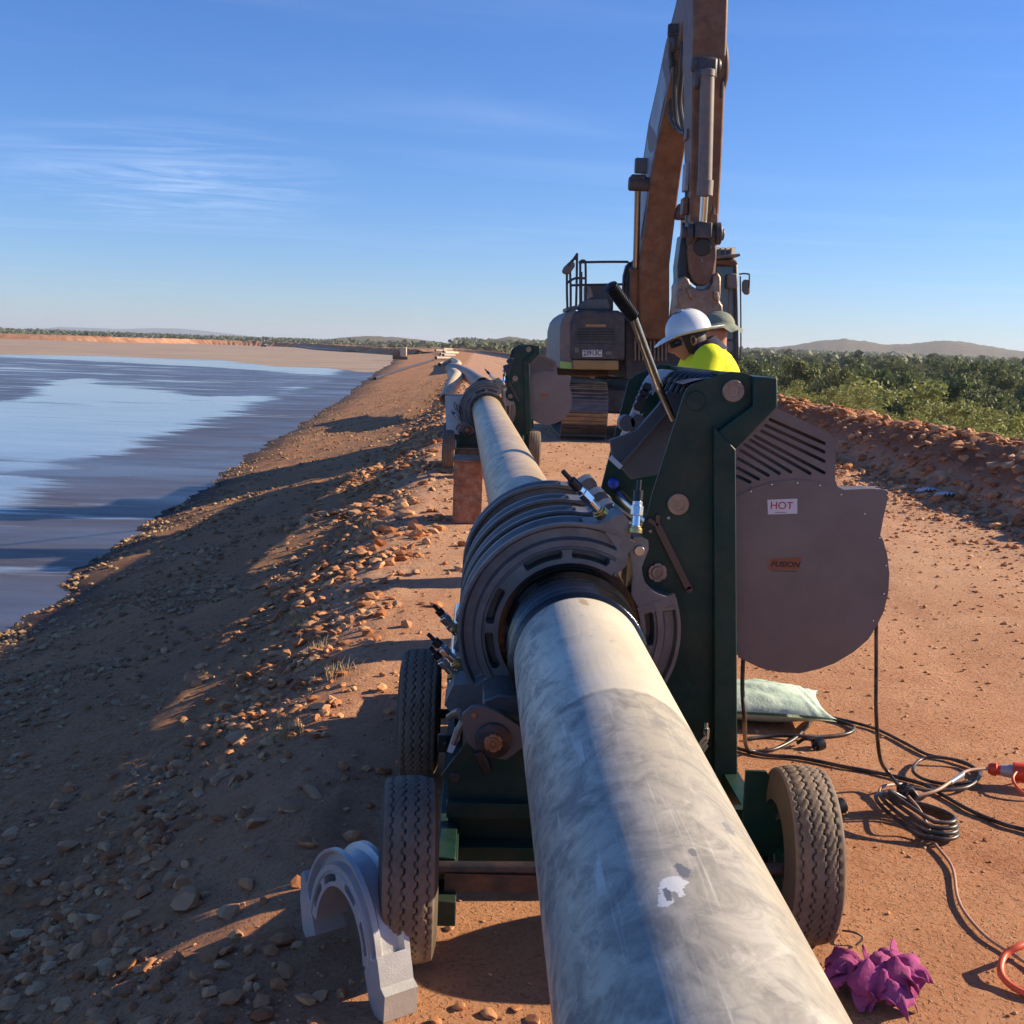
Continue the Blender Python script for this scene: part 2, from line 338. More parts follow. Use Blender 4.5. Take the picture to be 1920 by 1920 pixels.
xs = spaced(-9.5, 7.6, .034); g = .034; xr = [xs[-1]]
while xr[-1] < 4200: g *= 1.075; xr.append(xr[-1]+g)
g = .034; xl = [xs[0]]
while xl[-1] > -4200: g *= 1.075; xl.append(xl[-1]-g)
xs = np.array(sorted(set(xl+xs+xr)))
ys = [-300, -120, -50, -25, -12]+spaced(-8, 1.4, .12)
y = 1.4
while y < 36: ys.append(y); y *= 1.0072
while y < 7000: ys.append(y); y *= 1.035
ys = np.array(ys); XX, YY = np.meshgrid(xs, ys)
ZZ = h(XX, YY)
nx, ny = len(xs), len(ys)
V = np.stack([XX, YY, ZZ], -1).reshape(-1, 3)
idx = np.arange(nx*ny).reshape(ny, nx)
Fq = np.stack([idx[:-1, :-1], idx[:-1, 1:], idx[1:, 1:], idx[1:, :-1]], -1).reshape(-1, 4)

def groundmat():
    m = bpy.data.materials.new('red dirt'); m.use_nodes = True; t = m.node_tree; p = t.nodes['Principled BSDF']; l = t.links.new
    p.inputs['Roughness'].default_value = .9; p.inputs['Specular IOR Level'].default_value = .15
    g = N(t, 'ShaderNodeNewGeometry'); s = N(t, 'ShaderNodeSeparateXYZ'); l(g.outputs['Position'], s.inputs[0])
    def noise(sc, d=6., r=.6, v=None, st=None):
        n = N(t, 'ShaderNodeTexNoise', i_Scale=sc, i_Detail=d, i_Roughness=r); src = v or g.outputs['Position']
        if st:
            mp = N(t, 'ShaderNodeMapping'); mp.inputs['Scale'].default_value = st; l(src, mp.inputs[0]); src = mp.outputs[0]
        l(src, n.inputs['Vector']); return n.outputs[0]
    def mr(x, a, b, c=0., d=1.):
        n = N(t, 'ShaderNodeMapRange'); l(x, n.inputs[0])
        for i, q in zip((1, 2, 3, 4), (a, b, c, d)): n.inputs[i].default_value = q
        return n.outputs[0]
    def mix(f, a, b):
        n = N(t, 'ShaderNodeMix', data_type='RGBA'); l(f, n.inputs[0])
        for i, q in ((6, a), (7, b)):
            if isinstance(q, tuple): n.inputs[i].default_value = (*q, 1)
            else: l(q, n.inputs[i])
        return n.outputs[2]
    def mul3(x, y):
        n = N(t, 'ShaderNodeMath', operation='MULTIPLY'); l(x, n.inputs[0]); l(y, n.inputs[1]); return n.outputs[0]
    road = mix(mr(noise(1.6), .3, .7), (.50, .26, .15), (.60, .35, .21))
    road = mix(mr(noise(22., 8., .7), .45, .75, 0, .7), road, (.66, .42, .27))
    road = mix(mr(noise(5., 6., .7, st=(1, .35, 1)), .5, .72, 0, .55), road, (.38, .17, .09))
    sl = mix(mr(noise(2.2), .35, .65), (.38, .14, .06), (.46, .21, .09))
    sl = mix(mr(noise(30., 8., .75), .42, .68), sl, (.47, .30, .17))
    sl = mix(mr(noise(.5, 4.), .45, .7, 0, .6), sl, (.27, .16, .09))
    near = mix(mr(noise(2.4, 8., .7), .35, .65), (.42, .165, .075), (.56, .27, .14)); near = mix(mr(noise(34., 9., .75), .48, .72, 0, .6), near, (.62, .36, .21))
    nf = N(t, 'ShaderNodeMath', operation='MULTIPLY_ADD', i_1=4.0); l(noise(.6, 5.), nf.inputs[0]); l(s.outputs[1], nf.inputs[2])
    road = mix(mr(nf.outputs[0], 10.5, 6.0, 0, .85), road, near)
    stw = mul3(mr(noise(2.6, 7., .65, st=(.28, 3.2, 1)), .60, .72, 0, .5), mr(s.outputs[0], 1.6, 2.4)); road = mix(stw, road, (.70, .47, .31))
    bk = mix(mr(noise(3.), .35, .65), (.26, .10, .05), (.38, .19, .105)); road = mix(mr(s.outputs[2], .28, .5), road, bk)  # berm soil coloured darker to deepen the shade on its road face
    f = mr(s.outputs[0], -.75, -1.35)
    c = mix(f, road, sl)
    forest = mix(mr(noise(.12, 8., .6), .4, .62), (.14, .13, .06), (.27, .17, .09))
    ff = mr(s.outputs[2], -1.2, -2.6); fr = mr(s.outputs[0], 6, 8)
    fm = N(t, 'ShaderNodeMath', operation='MULTIPLY'); l(ff, fm.inputs[0]); l(fr, fm.inputs[1])
    far = mr(s.outputs[1], 290, 360); fx = N(t, 'ShaderNodeMath', operation='MAXIMUM'); l(fm.outputs[0], fx.inputs[0]); l(far, fx.inputs[1])
    c = mix(fx.outputs[0], c, forest)
    # wet, dark band just above the waterline
    wt = mr(s.outputs[2], PZ+.28, PZ+.03); wl = mr(s.outputs[0], 0, -2); wm_ = N(t, 'ShaderNodeMath', operation='MULTIPLY'); l(wt, wm_.inputs[0]); l(wl, wm_.inputs[1])
    c = mix(wm_.outputs[0], c, (.075, .055, .05))
    l(c, p.inputs['Base Color'])
    a = N(t, 'ShaderNodeMath', operation='ADD'); l(noise(16., 12., .80), a.inputs[0])
    pk = N(t, 'ShaderNodeMath', operation='MULTIPLY', i_1=.7); l(mr(noise(75., 3., .6), .55, .75), pk.inputs[0]); l(pk.outputs[0], a.inputs[1])
    b = N(t, 'ShaderNodeBump', i_Strength=.9, i_Distance=.022); l(a.outputs[0], b.inputs['Height']); l(b.outputs[0], p.inputs['Normal'])
    return m
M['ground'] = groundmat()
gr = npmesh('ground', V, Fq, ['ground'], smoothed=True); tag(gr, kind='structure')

# ---- pond: one sheet of tailings, thin water and drying beach, patches surveyed on the surface
def pondmat():
    m = bpy.data.materials.new('tailings and water'); m.use_nodes = True; t = m.node_tree; p = t.nodes['Principled BSDF']; l = t.links.new
    A = lambda n: N(t, 'ShaderNodeAttribute', attribute_name=n).outputs['Fac']
    g = N(t, 'ShaderNodeNewGeometry')
    def noise(sc, st, d=6., r=.6):
        mp = N(t, 'ShaderNodeMapping'); mp.inputs['Scale'].default_value = st; mp.inputs['Rotation'].default_value = (0, 0, R(4)); l(g.outputs['Position'], mp.inputs[0])
        n = N(t, 'ShaderNodeTexNoise', i_Scale=sc, i_Detail=d, i_Roughness=r); l(mp.outputs[0], n.inputs['Vector']); return n.outputs[0]
    def mth(op, a, b):
        n = N(t, 'ShaderNodeMath', operation=op)
        for i, q in enumerate((a, b)):
            if isinstance(q, float): n.inputs[i].default_value = q
            else: l(q, n.inputs[i])
        return n.outputs[0]
    def mr(x, a, b, c=0., d=1.):
        n = N(t, 'ShaderNodeMapRange'); l(x, n.inputs[0])
        for i, q in zip((1, 2, 3, 4), (a, b, c, d)): n.inputs[i].default_value = q
        return n.outputs[0]
    def mix(f, a, b):
        n = N(t, 'ShaderNodeMix', data_type='RGBA'); l(f, n.inputs[0])
        for i, q in ((6, a), (7, b)):
            if isinstance(q, tuple): n.inputs[i].default_value = (*q, 1)
            else: l(q, n.inputs[i])
        return n.outputs[2]
    nz = noise(.16, (.5, 1.7, 1), 9., .68); nz2 = noise(1.1, (.18, 1.5, 1), 8., .65)
    wob = mth('ADD', mth('MULTIPLY', mth('SUBTRACT', nz, .5), 3.0), mth('MULTIPLY', mth('SUBTRACT', nz2, .5), 1.8))
    water = mr(mth('ADD', A('water'), wob), .30, .62)
    dry = mr(mth('ADD', A('dry'), mth('MULTIPLY', wob, .6)), .35, .7)
    mud = mix(mr(nz2, .35, .65), (.045, .040, .045), (.085, .072, .075))
    c = mix(water, mud, mix(mr(nz2, .4, .6), (.27, .31, .36), (.16, .19, .23)))
    c = mix(dry, c, mix(mr(nz, .35, .62), (.40, .31, .235), (.27, .20, .165)))
    l(c, p.inputs['Base Color'])
    rg = mix(water, mix(mr(nz, .4, .6), (.26, .26, .26), (.50, .50, .50)), (.12, .12, .12)); rg = mix(dry, rg, (.9, .9, .9)); l(rg, p.inputs['Roughness'])
    sp = mix(dry, (.6, .6, .6), (.1, .1, .1)); l(sp, p.inputs['Specular IOR Level'])
    b = N(t, 'ShaderNodeBump', i_Strength=.35, i_Distance=.012); l(noise(3.0, (1, 1, 1), 7., .6), b.inputs['Height']); l(b.outputs[0], p.inputs['Normal'])
    return m
M['pond'] = pondmat()
px_ = np.concatenate([-np.geomspace(1400, 45, 60), np.linspace(-44, -3, 90)])
py_ = np.concatenate([np.linspace(-40, 60, 120), np.geomspace(60.5, 560, 170)])
PX, PY = np.meshgrid(px_, py_); 
shoreX = curve(PY)-1.1-Wrun(PY)
def inpoly(px, py, poly):
    r = np.zeros(px.shape, bool); n = len(poly); j = n-1
    for i in range(n):
        xi, yi = poly[i]; xj, yj = poly[j]
        c = ((yi > py) != (yj > py)) & (px < (xj-xi)*(py-yi)/((yj-yi)+1e-12)+xi); r ^= c; j = i
    return r
def PW(pts): return [(q.x, q.y) for q in (atz(a, b, PZ) for a, b in pts)]
mudpoly = PW([(-300, 735), (0, 752), (60, 745), (95, 716), (165, 709), (185, 724), (330, 733), (380, 744), (520, 741), (540, 728), (620, 715), (640, 706), (560, 700), (430, 690), (0, 668), (-300, 655)])
drypoly = PW([(-500, 676), (0, 664), (200, 668), (420, 676), (520, 688), (610, 690), (690, 699), (760, 690), (800, 664), (760, 650), (400, 634), (-500, 612)])
wetl = inpoly(PX, PY, mudpoly); dryl = inpoly(PX, PY, drypoly) | (PY > 205)
dsh = shoreX-PX
water = np.clip((dsh-np.interp(PY, [0, 11, 17, 27, 48, 90], [.1, .9, 2.0, 2.7, 2.4, 2.4]))/np.interp(PY, [0, 17, 60], [1.9, 1.6, 1.9]), 0, 1); water *= .86; water[wetl] = .22
def blur(a, k):
    for _ in range(k): a = (a+np.roll(a, 1, 0)+np.roll(a, -1, 0)+np.roll(a, 1, 1)+np.roll(a, -1, 1))/5
    return a
pn = npmesh('pond_water', np.stack([PX, PY, np.full(PX.shape, PZ)], -1).reshape(-1, 3),
            np.stack([(I := np.arange(PX.size).reshape(PX.shape))[:-1, :-1], I[:-1, 1:], I[1:, 1:], I[1:, :-1]], -1).reshape(-1, 4), ['pond'], smoothed=True)
for nm, ar in (('water', blur(water, 1)), ('dry', blur(dryl.astype(float), 1))):
    pn.data.attributes.new(nm, 'FLOAT', 'POINT').data.foreach_set('value', ar.astype(np.float32).ravel())
tag(pn, kind='structure')

# ---- far embankment that closes the pond
def embank(name, line, wid, m, hh=4.2, top=-.05):
    pts = smooth([Vector((a, b, 0)) for a, b in line], 46); A = []
    for i, p in enumerate(pts):
        T = (pts[min(i+1, len(pts)-1)]-pts[max(i-1, 0)]).normalized(); n = Vector((-T.y, T.x, 0))
        row = []
        for k, (o, z) in enumerate(((-hh*2.2-wid, -hh), (-hh*1.1-wid, -hh*.5), (-wid-.4, -.25), (-wid, .25), (-wid+1.2, .02), (wid-1.2, 0), (wid, .3), (wid+.5, -.3), (wid+hh*1.0, -hh*.5), (wid+hh*1.9, -hh))):
            j = .7*math.sin(i*1.9)*(k in (1, 8)) + random.uniform(-.35, .35)*(k not in (0, 9))
            row.append(tuple(p+n*(o+j)+Vector((0, 0, top+z+random.uniform(-.12, .12)))))
        A.append(row)
    g_ = G(); g_.grid(A); return tag(g_.build(name, m, sharp=60), kind='structure')
M['bund'] = mat('dusty red bank', (.36, .16, .085), .9, col2=(.46, .26, .16), scale=.12, spec=.1, dust=(.22, .10, .06), dustamt=.8)
embank('far_embankment', [(-10.0, 250), (-14.5, 272), (-25, 300), (-40, 350), (-52, 399), (-75, 422), (-102, 413), (-115, 372), (-144, 354), (-252, 345), (-583, 394)], 3.4, 'bund')

# ---- hills
def hill(name, prof, dist, depth, m):
    prof = sorted(prof); A = []
    for px in np.arange(prof[0][0], prof[-1][0]+1, 7):
        yy = np.interp(px, [q[0] for q in prof], [q[1] for q in prof]); d = ray(px, yy); row = []
        for k, f in enumerate((-1, -.66, -.33, 0, .5, 1)):
            D = dist+depth*f; t = dist/d.y; top = CZ+d.z*t
            zz = -6+(top+6)*(1-abs(f)**1.5)*(1+(.05*(random.random()-.5)))
            dd = d*(D/d.y); row.append((dd.x, dd.y, zz))
        A.append(row)
    g_ = G(); g_.grid(A); return tag(g_.build(name, m, sharp=80), kind='structure')
M['hillr'] = mat('scrubby stony hill', (.15, .12, .09), .95, col2=(.085, .09, .05), scale=.06, spec=.05, detail=10, dust=(.27, .19, .15), dustamt=.6)
M['hillb'] = mat('distant blue hill', (.10, .12, .13), .95, spec=.05)  # blue haze of the distance put into the base colour
hill('hills', [(1180, 668), (1400, 653), (1470, 650), (1510, 643), (1545, 638), (1580, 635), (1620, 639), (1660, 646), (1700, 645), (1740, 641), (1770, 638), (1800, 640), (1850, 648), (1900, 656), (1980, 666), (2150, 690)], 1500, 260, 'hillr')
hill('hills', [(780, 652), (860, 646), (900, 641), (930, 635), (957, 631), (985, 635), (1010, 640), (1080, 647), (1180, 660)], 950, 160, 'hillr')
hill('hills', [(560, 645), (600, 638), (640, 633), (690, 630), (740, 632), (790, 637), (860, 646)], 1100, 160, 'hillr')
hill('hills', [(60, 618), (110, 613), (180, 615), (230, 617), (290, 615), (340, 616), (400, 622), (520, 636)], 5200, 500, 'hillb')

# ------------------------------------------------------------------ vegetation
def rotm(n):
    q = rng.normal(size=(n, 4)); q /= np.linalg.norm(q, axis=1)[:, None]; w_, x, y, z = q.T
    return np.stack([np.stack([1-2*(y*y+z*z), 2*(x*y-z*w_), 2*(x*z+y*w_)], -1), np.stack([2*(x*y+z*w_), 1-2*(x*x+z*z), 2*(y*z-x*w_)], -1), np.stack([2*(x*z-y*w_), 2*(y*z+x*w_), 1-2*(x*x+y*y)], -1)], 1)
def leafcloud(centres, radii, per, size, flat=.8):
    n = len(centres)*per; d = rng.normal(size=(n, 3)); d /= np.linalg.norm(d, axis=1)[:, None]
    r = rng.random(n)**.45; c = np.repeat(centres, per, 0)+d*r[:, None]*np.repeat(radii, per)[:, None]*np.array([1, 1, flat])
    Rm = rotm(n); s = size*(.6+.8*rng.random(n))
    q = np.array([(-.5, 0, 0), (0, -.28, .05), (.5, 0, 0), (0, .28, .05)])
    P = np.einsum('nij,kj->nki', Rm, q)*s[:, None, None]+c[:, None, :]
    return P.reshape(-1, 3), np.arange(n*4).reshape(n, 4)
def tree_mesh(kind):
    H = 1.0; cs = []; rs = []
    if kind == 'tall':
        k = 26; a = rng.random(k)*2*pi; hh = .42+.5*rng.random(k); rr = .30*np.sqrt(rng.random(k))*(1.25-.6*abs(hh-.6)/.35)
        cs = np.stack([rr*np.cos(a), rr*np.sin(a), hh], -1); rs = .075+.06*rng.random(k); V_, F_ = leafcloud(cs, rs, 95, .05)
    elif kind == 'shrub':
        k = 40; a = rng.random(k)*2*pi; rr = .62*np.sqrt(rng.random(k)); hh = .15+(.78-.55*(rr/.62)**2)*rng.random(k)**.6
        cs = np.stack([rr*np.cos(a), rr*np.sin(a), hh], -1); rs = .10+.08*rng.random(k); V_, F_ = leafcloud(cs, rs, 90, .045)
    return V_, F_, cs
def stem_mesh(cs, r0):
    g_ = G()
    for i, c in enumerate(cs[:9]):
        mid = Vector((c[0]*.35, c[1]*.35, c[2]*.45)); g_.tube([Vector((0, 0, -.05)), mid, Vector(c)], [r0 if i == 0 else r0*.7, r0*.5, r0*.15], 5)
    return g_
protos = {}
for kind, leaf, n in (('tall', 'leaf', 4), ('shrub', 'leaf2', 3)):
    for i in range(n):
        V_, F_, cs = tree_mesh(kind)
        c = npmesh('crown', V_, F_, [leaf]); t = stem_mesh(cs, .022 if kind == 'tall' else .016).build('trunk', 'bark')
        protos.setdefault(kind, []).append((c, t))
used = set()
def plant(kind, i, x, y, z, s, sx, label, cat, group):
    c0, t0 = protos[kind][i % len(protos[kind])]
    nm = 'eucalypt_tree' if kind == 'tall' else 'shrub'
    r = thing(nm, (x, y, z), label, cat, group); r.rotation_euler = (0, 0, random.uniform(0, 6.28)); r.scale = (sx, sx, s)
    for o in (c0, t0):
        if (kind, i % len(protos[kind]), o.name) not in used: used.add((kind, i % len(protos[kind]), o.name)); q = o
        else: q = o.copy(); COL.objects.link(q)
        q.parent = r
cnt = 0; spots = []
# shrubs just behind the berm and scrub down the outer toe, then taller trees further out
def fz(x, y): return hz(x, y)
k = 0; tries = 0
while cnt < 110 and tries < 12000:
    tries += 1
    y_ = math.exp(random.uniform(math.log(10), math.log(85))); x_ = curve(y_)+8.4+random.random()**1.2*(y_*.52)
    if x_ > y_*.62+6: continue
    if any((x_-a)**2+(y_-b)**2 < (1.0+y_*.02)**2 for a, b in spots): continue
    s = random.choice((random.uniform(1.1, 1.9), random.uniform(2.0, 3.1)))*(1+.25*(y_ > 40)); z_ = fz(x_, y_)
    if z_+s*.8 > CZ-.0018*y_*10+.1 and y_ < 60: s = max(1.0, (1.3-z_)*random.uniform(.7, .95))
    plant('shrub', cnt, x_, y_, z_-.1, s, s*random.uniform(1.0, 1.45), 'light green bushy shrub growing on the low ground behind the rocky berm', 'shrub', 'shrubs behind the berm'); spots.append((x_, y_)); cnt += 1
spots2 = []; cnt2 = 0; tries = 0
while cnt2 < 220 and tries < 20000:
    tries += 1
    y_ = math.exp(random.uniform(math.log(48), math.log(210))); x_ = curve(y_)+10+(y_-48)*.02+random.random()*(y_*.56)
    if x_ > y_*.6+6 or (x_ < 14 and y_ < 70): continue
    if any((x_-a)**2+(y_-b)**2 < (2.0+y_*.012)**2 for a, b in spots2): continue
    s = random.uniform(3.8, 6.4); z_ = fz(x_, y_)
    if z_+s > CZ+.0042*y_: s = max(2.2, CZ+.0042*y_-z_)
    plant('tall', cnt2, x_, y_, z_, s, s*random.uniform(.8, 1.1), 'dark green eucalypt standing in the woodland right of the dam', 'tree', 'trees of the woodland right of the dam'); spots2.append((x_, y_)); cnt2 += 1
for (x_, y_, s) in ((11.6, 27, 2.3), (14.0, 33, 2.6), (17.5, 38, 2.8), (12.6, 24.5, 1.9), (16.2, 31, 2.5), (9.9, 52, 2.9)):
    plant('shrub', int(s*10), x_, y_, hz(x_, y_)-.2, s, s*1.05, 'large dark rounded bush on the low ground just beyond the berm', 'bush', 'large bushes beyond the berm')
# the rest of the woodland, trees too many to tell apart
def wood(name, n, y0, y1, xf, hmin, hmax, per, label, zf=None, leafs=.26):
    y_ = np.exp(rng.uniform(math.log(y0), math.log(y1), n)); a, b = xf(y_); x_ = a+(b-a)*rng.random(n)
    hh = rng.uniform(hmin, hmax, n); z_ = zf(x_, y_) if zf is not None else np.full(n, -4.0)
    k = 5; c = np.repeat(np.stack([x_, y_, z_], -1), k, 0); H = np.repeat(hh, k)
    c += np.stack([rng.normal(size=n*k)*.24*H, rng.normal(size=n*k)*.24*H, H*(.35+.5*rng.random(n*k))], -1)
    n2_ = n*k; d = rng.normal(size=(n2_*per, 3)); d /= np.linalg.norm(d, axis=1)[:, None]; r = rng.random(n2_*per)**.4
    Hp = np.repeat(H, per); cc = np.repeat(c, per, 0)+d*(r*Hp*.20)[:, None]; Rm = rotm(n2_*per)
    q = np.array([(-.5, 0, 0), (0, -.4, 0), (.5, 0, 0), (0, .4, 0)])
    P = np.einsum('nij,kj->nki', Rm, q)*(Hp*leafs)[:, None, None]+cc[:, None, :]
    o = npmesh(name, P.reshape(-1, 3), np.arange(len(P)*4).reshape(-1, 4), ['leaf3']); tag(o, label, 'woodland', kind='stuff')
wood('woodland', 3000, 190, 700, lambda y: (curve(y).clip(-60)+np.interp(y, [190, 300, 700], [10, 10, -25]), y*.62), 4.2, 6.8, 7, 'dense dark green bushland stretching away to the right horizon')
wood('woodland', 3600, 600, 1500, lambda y: (-.02*y, y*.62), 5, 9, 3, 'far bushland running to the foot of the stony hills', zf=lambda x, y: -4+np.interp(y, [600, 1300, 1500], [0, 3, 22])*0+np.interp(y, [600, 1400], [0, 6]), leafs=.36)
wood('woodland', 5200, 560, 1600, lambda y: (-.56*y, .03*y), 2.8, 5.6, 3, 'thin line of bushland beyond the far bank of the pond', zf=lambda x, y: -4+np.interp(y, [640, 1500], [0, 2]), leafs=.36)
# scrub dots on the hills
wood('woodland', 900, 1240, 1500, lambda y: (.20*y, .52*y), 4, 6.5, 3, 'scattered scrub along the crest of the stony hills', zf=lambda x, y: 2+0*x, leafs=.34)

# ------------------------------------------------------------------ rocks and gravel
def rockvar(n=7):
    out = []
    for _ in range(n):
        b = bmesh.new(); bmesh.ops.create_icosphere(b, subdivisions=1, radius=1)
        v = np.array([v.co[:] for v in b.verts]); f = np.array([[x.index for x in q.verts] for q in b.faces]); b.free()
        v *= (.60+.75*rng.random((len(v), 1))); v *= np.array([1, .55+.5*rng.random(), .38+.35*rng.random()]); out.append((v, f))
    return out
RV = rockvar()
def rockmat(name, a, b, c):
    m = bpy.data.materials.new(name); m.use_nodes = True; t = m.node_tree; p = t.nodes['Principled BSDF']; l = t.links.new
    p.inputs['Roughness'].default_value = .85; p.inputs['Specular IOR Level'].default_value = .2
    g_ = N(t, 'ShaderNodeNewGeometry'); oi = N(t, 'ShaderNodeObjectInfo'); ad = N(t, 'ShaderNodeMath', operation='ADD'); l(g_.outputs['Random Per Island'], ad.inputs[0]); l(oi.outputs['Random'], ad.inputs[1])
    fr = N(t, 'ShaderNodeMath', operation='FRACT'); l(ad.outputs[0], fr.inputs[0])
    cr_ = t.nodes.new('ShaderNodeValToRGB'); e = cr_.color_ramp.elements; e[0].color = (*a, 1); e[1].color = (*c, 1); q = e.new(.5); q.color = (*b, 1); l(fr.outputs[0], cr_.inputs[0])
    n = N(t, 'ShaderNodeTexNoise', i_Scale=25., i_Detail=6.); l(g_.outputs['Position'], n.inputs['Vector'])
    mx_ = N(t, 'ShaderNodeMix', data_type='RGBA', blend_type='MULTIPLY'); mx_.inputs[0].default_value = .5; l(cr_.outputs[0], mx_.inputs[6]); l(n.outputs[1], mx_.inputs[7])
    l(cr_.outputs[0], p.inputs['Base Color'])
    b_ = N(t, 'ShaderNodeBump', i_Strength=.6, i_Distance=.01); l(n.outputs[0], b_.inputs['Height']); l(b_.outputs[0], p.inputs['Normal']); return m
M['rock'] = rockmat('red brown rock', (.32, .12, .05), (.50, .23, .105), (.58, .34, .18))
M['grav'] = rockmat('mixed gravel', (.22, .105, .05), (.34, .205, .11), (.45, .31, .17))
def scatter(name, x, y, s, m, label, sink=.25, cat='gravel', clump=0):
    if clump: k_ = rng.random(len(x)) < np.clip(.5+clump*(fbm(x*1.4+7, y*1.1, 3)+fbm(x*4, y*4, 2)*.6), .06, 1); x, y, s = x[k_], y[k_], s[k_]
    n = len(x); z = h(x, y); Rm = np.zeros((n, 3, 3)); a = rng.random(n)*2*pi; ti = rng.normal(size=n)*.35
    ca, sa, ct, st = np.cos(a), np.sin(a), np.cos(ti), np.sin(ti)
    Rm[:, 0] = np.stack([ca, -sa*ct, sa*st], -1); Rm[:, 1] = np.stack([sa, ca*ct, -ca*st], -1); Rm[:, 2] = np.stack([0*a, st, ct], -1)
    VV, FF = [], []; off = 0; kk = rng.integers(0, len(RV), n)
    for i, (v, f) in enumerate(RV):
        I_ = np.where(kk == i)[0]
        P = np.einsum('nij,kj->nki', Rm[I_], v)*s[I_][:, None, None]+np.stack([x[I_], y[I_], z[I_]+s[I_]*sink], -1)[:, None, :]
        VV.append(P.reshape(-1, 3)); FF.append((f[None]+(np.arange(len(I_))*len(v))[:, None, None]).reshape(-1, 3)+off); off += P.shape[0]*P.shape[1]
    o = npmesh(name, np.concatenate(VV), np.concatenate(FF), [m]); tag(o, label, cat, kind='stuff'); return o
def ysamp(n, a, b, p=1.): return np.exp(rng.uniform(math.log(a), math.log(b), n))
n = 78000; yy = ysamp(n, 1.6, 75); xx = curve(yy)-.75-rng.random(n)**.85*(Wrun(yy)+.35)
s_ = (.004+.017*rng.random(n)**4)*np.clip(yy/4.5, .7, 2.4)
scatter('gravel', xx, yy, s_, 'grav', 'loose brown gravel covering the face of the dam down to the pond', clump=2.2)
n = 46000; yy = ysamp(n, 1.6, 60); xx = curve(yy)-.98+rng.normal(size=n)*.42-.30*rng.random(n)
s_ = (.004+.044*rng.random(n)**6)*np.clip(yy/6, .8, 2)
scatter('gravel', xx, yy, s_, 'rock', 'broken red stones lying along the pond edge of the road', clump=2.6)
n = 1700; yy = ysamp(n, 1.8, 6.5); xx = -1.05-rng.random(n)**1.2*2.6+rng.normal(size=n)*.15
scatter('gravel', xx, yy, (.011+.040*rng.random(n)**3.5), 'rock', 'larger broken stones on the shaded bank in the foreground', clump=2.0)
n = 9000; yy = ysamp(n, 1.8, 45); xx = curve(yy)-.6+rng.random(n)*5.8
s_ = (.003+.008*rng.random(n)**2.5)*np.clip(yy/4, .8, 2.5)
scatter('gravel', xx, yy, s_, 'rock', 'fine red gravel on the dirt road')
n = 9000; yy = ysamp(n, 5, 60); xx = curve(yy)+5.4-np.abs(rng.normal(size=n))*.65
scatter('gravel', xx, yy, (.006+.030*rng.random(n)**5)*np.clip(yy/9, .8, 2), 'rock', 'loose clods and chips along the foot of the berm')
n = 9000; yy = ysamp(n, 7, 110); ft = 5.15+np.clip((yy-10)*.042, -.2, .75); xx = curve(yy)+ft+rng.random(n)*1.75-.35
s_ = (.012+.085*rng.random(n)**4)
scatter('gravel', xx, yy, s_, 'rock', 'rubble of broken red rock forming the berm right of the road')
rock_meshes = []
for i in range(10):
    b = bmesh.new(); bmesh.ops.create_icosphere(b, subdivisions=2, radius=1)
    d_ = Vector((1, random.uniform(.55, .9), random.uniform(.35, .6)))
    pl = [(Vector((random.gauss(0, 1), random.gauss(0, 1), random.gauss(0, 1))).normalized(), random.uniform(.5, .85)) for _ in range(11)]
    for v in b.verts:
        for n_, dd in pl:
            t_ = v.co.dot(n_)-dd
            if t_ > 0: v.co -= n_*t_
        v.co = Vector((v.co.x*d_.x, v.co.y*d_.y, v.co.z*d_.z))*1.25
    me = bpy.data.meshes.new('rock'); b.to_mesh(me); b.free(); me.materials.append(M['rock'])
    me.polygons.foreach_set('use_smooth', [True]*len(me.polygons)); me.set_sharp_from_angle(angle=R(22)); rock_meshes.append(me)
def rock(p, s, label, group=None, mi=None, rz=None, sc=(1, 1, 1), sink=.2):
    o = bpy.data.objects.new('rock', rock_meshes[random.randrange(10) if mi is None else mi]); COL.objects.link(o)
    o.location = (p[0], p[1], p[2]+s*sink); o.rotation_euler = (random.uniform(-.3, .3), random.uniform(-.3, .3), random.uniform(0, 6.28) if rz is None else rz); o.scale = (s*sc[0], s*sc[1], s*sc[2])
    return tag(o, label, 'rock', group)
for i in range(185):
    y_ = math.exp(random.uniform(math.log(2.2), math.log(16))); x_ = -1.0+random.gauss(0, .38)-.15
    if x_ > -.45: x_ = -1.0-random.random()
    rock((x_, y_, hz(x_, y_)), random.uniform(.014, .040)*(1+y_*.03), 'angular red brown rock on the pond edge of the road', 'rocks along the pond edge')
for i in range(95):
    y_ = math.exp(random.uniform(math.log(10), math.log(45))); ft = 5.15+max(-.2, min(.75, (y_-10)*.042)); x_ = curve(y_)+ft+random.uniform(.7, 1.5)
    rock((x_, y_, hz(x_, y_)), random.uniform(.05, .12), 'red boulder on the crest of the berm right of the road', 'boulders on the berm')
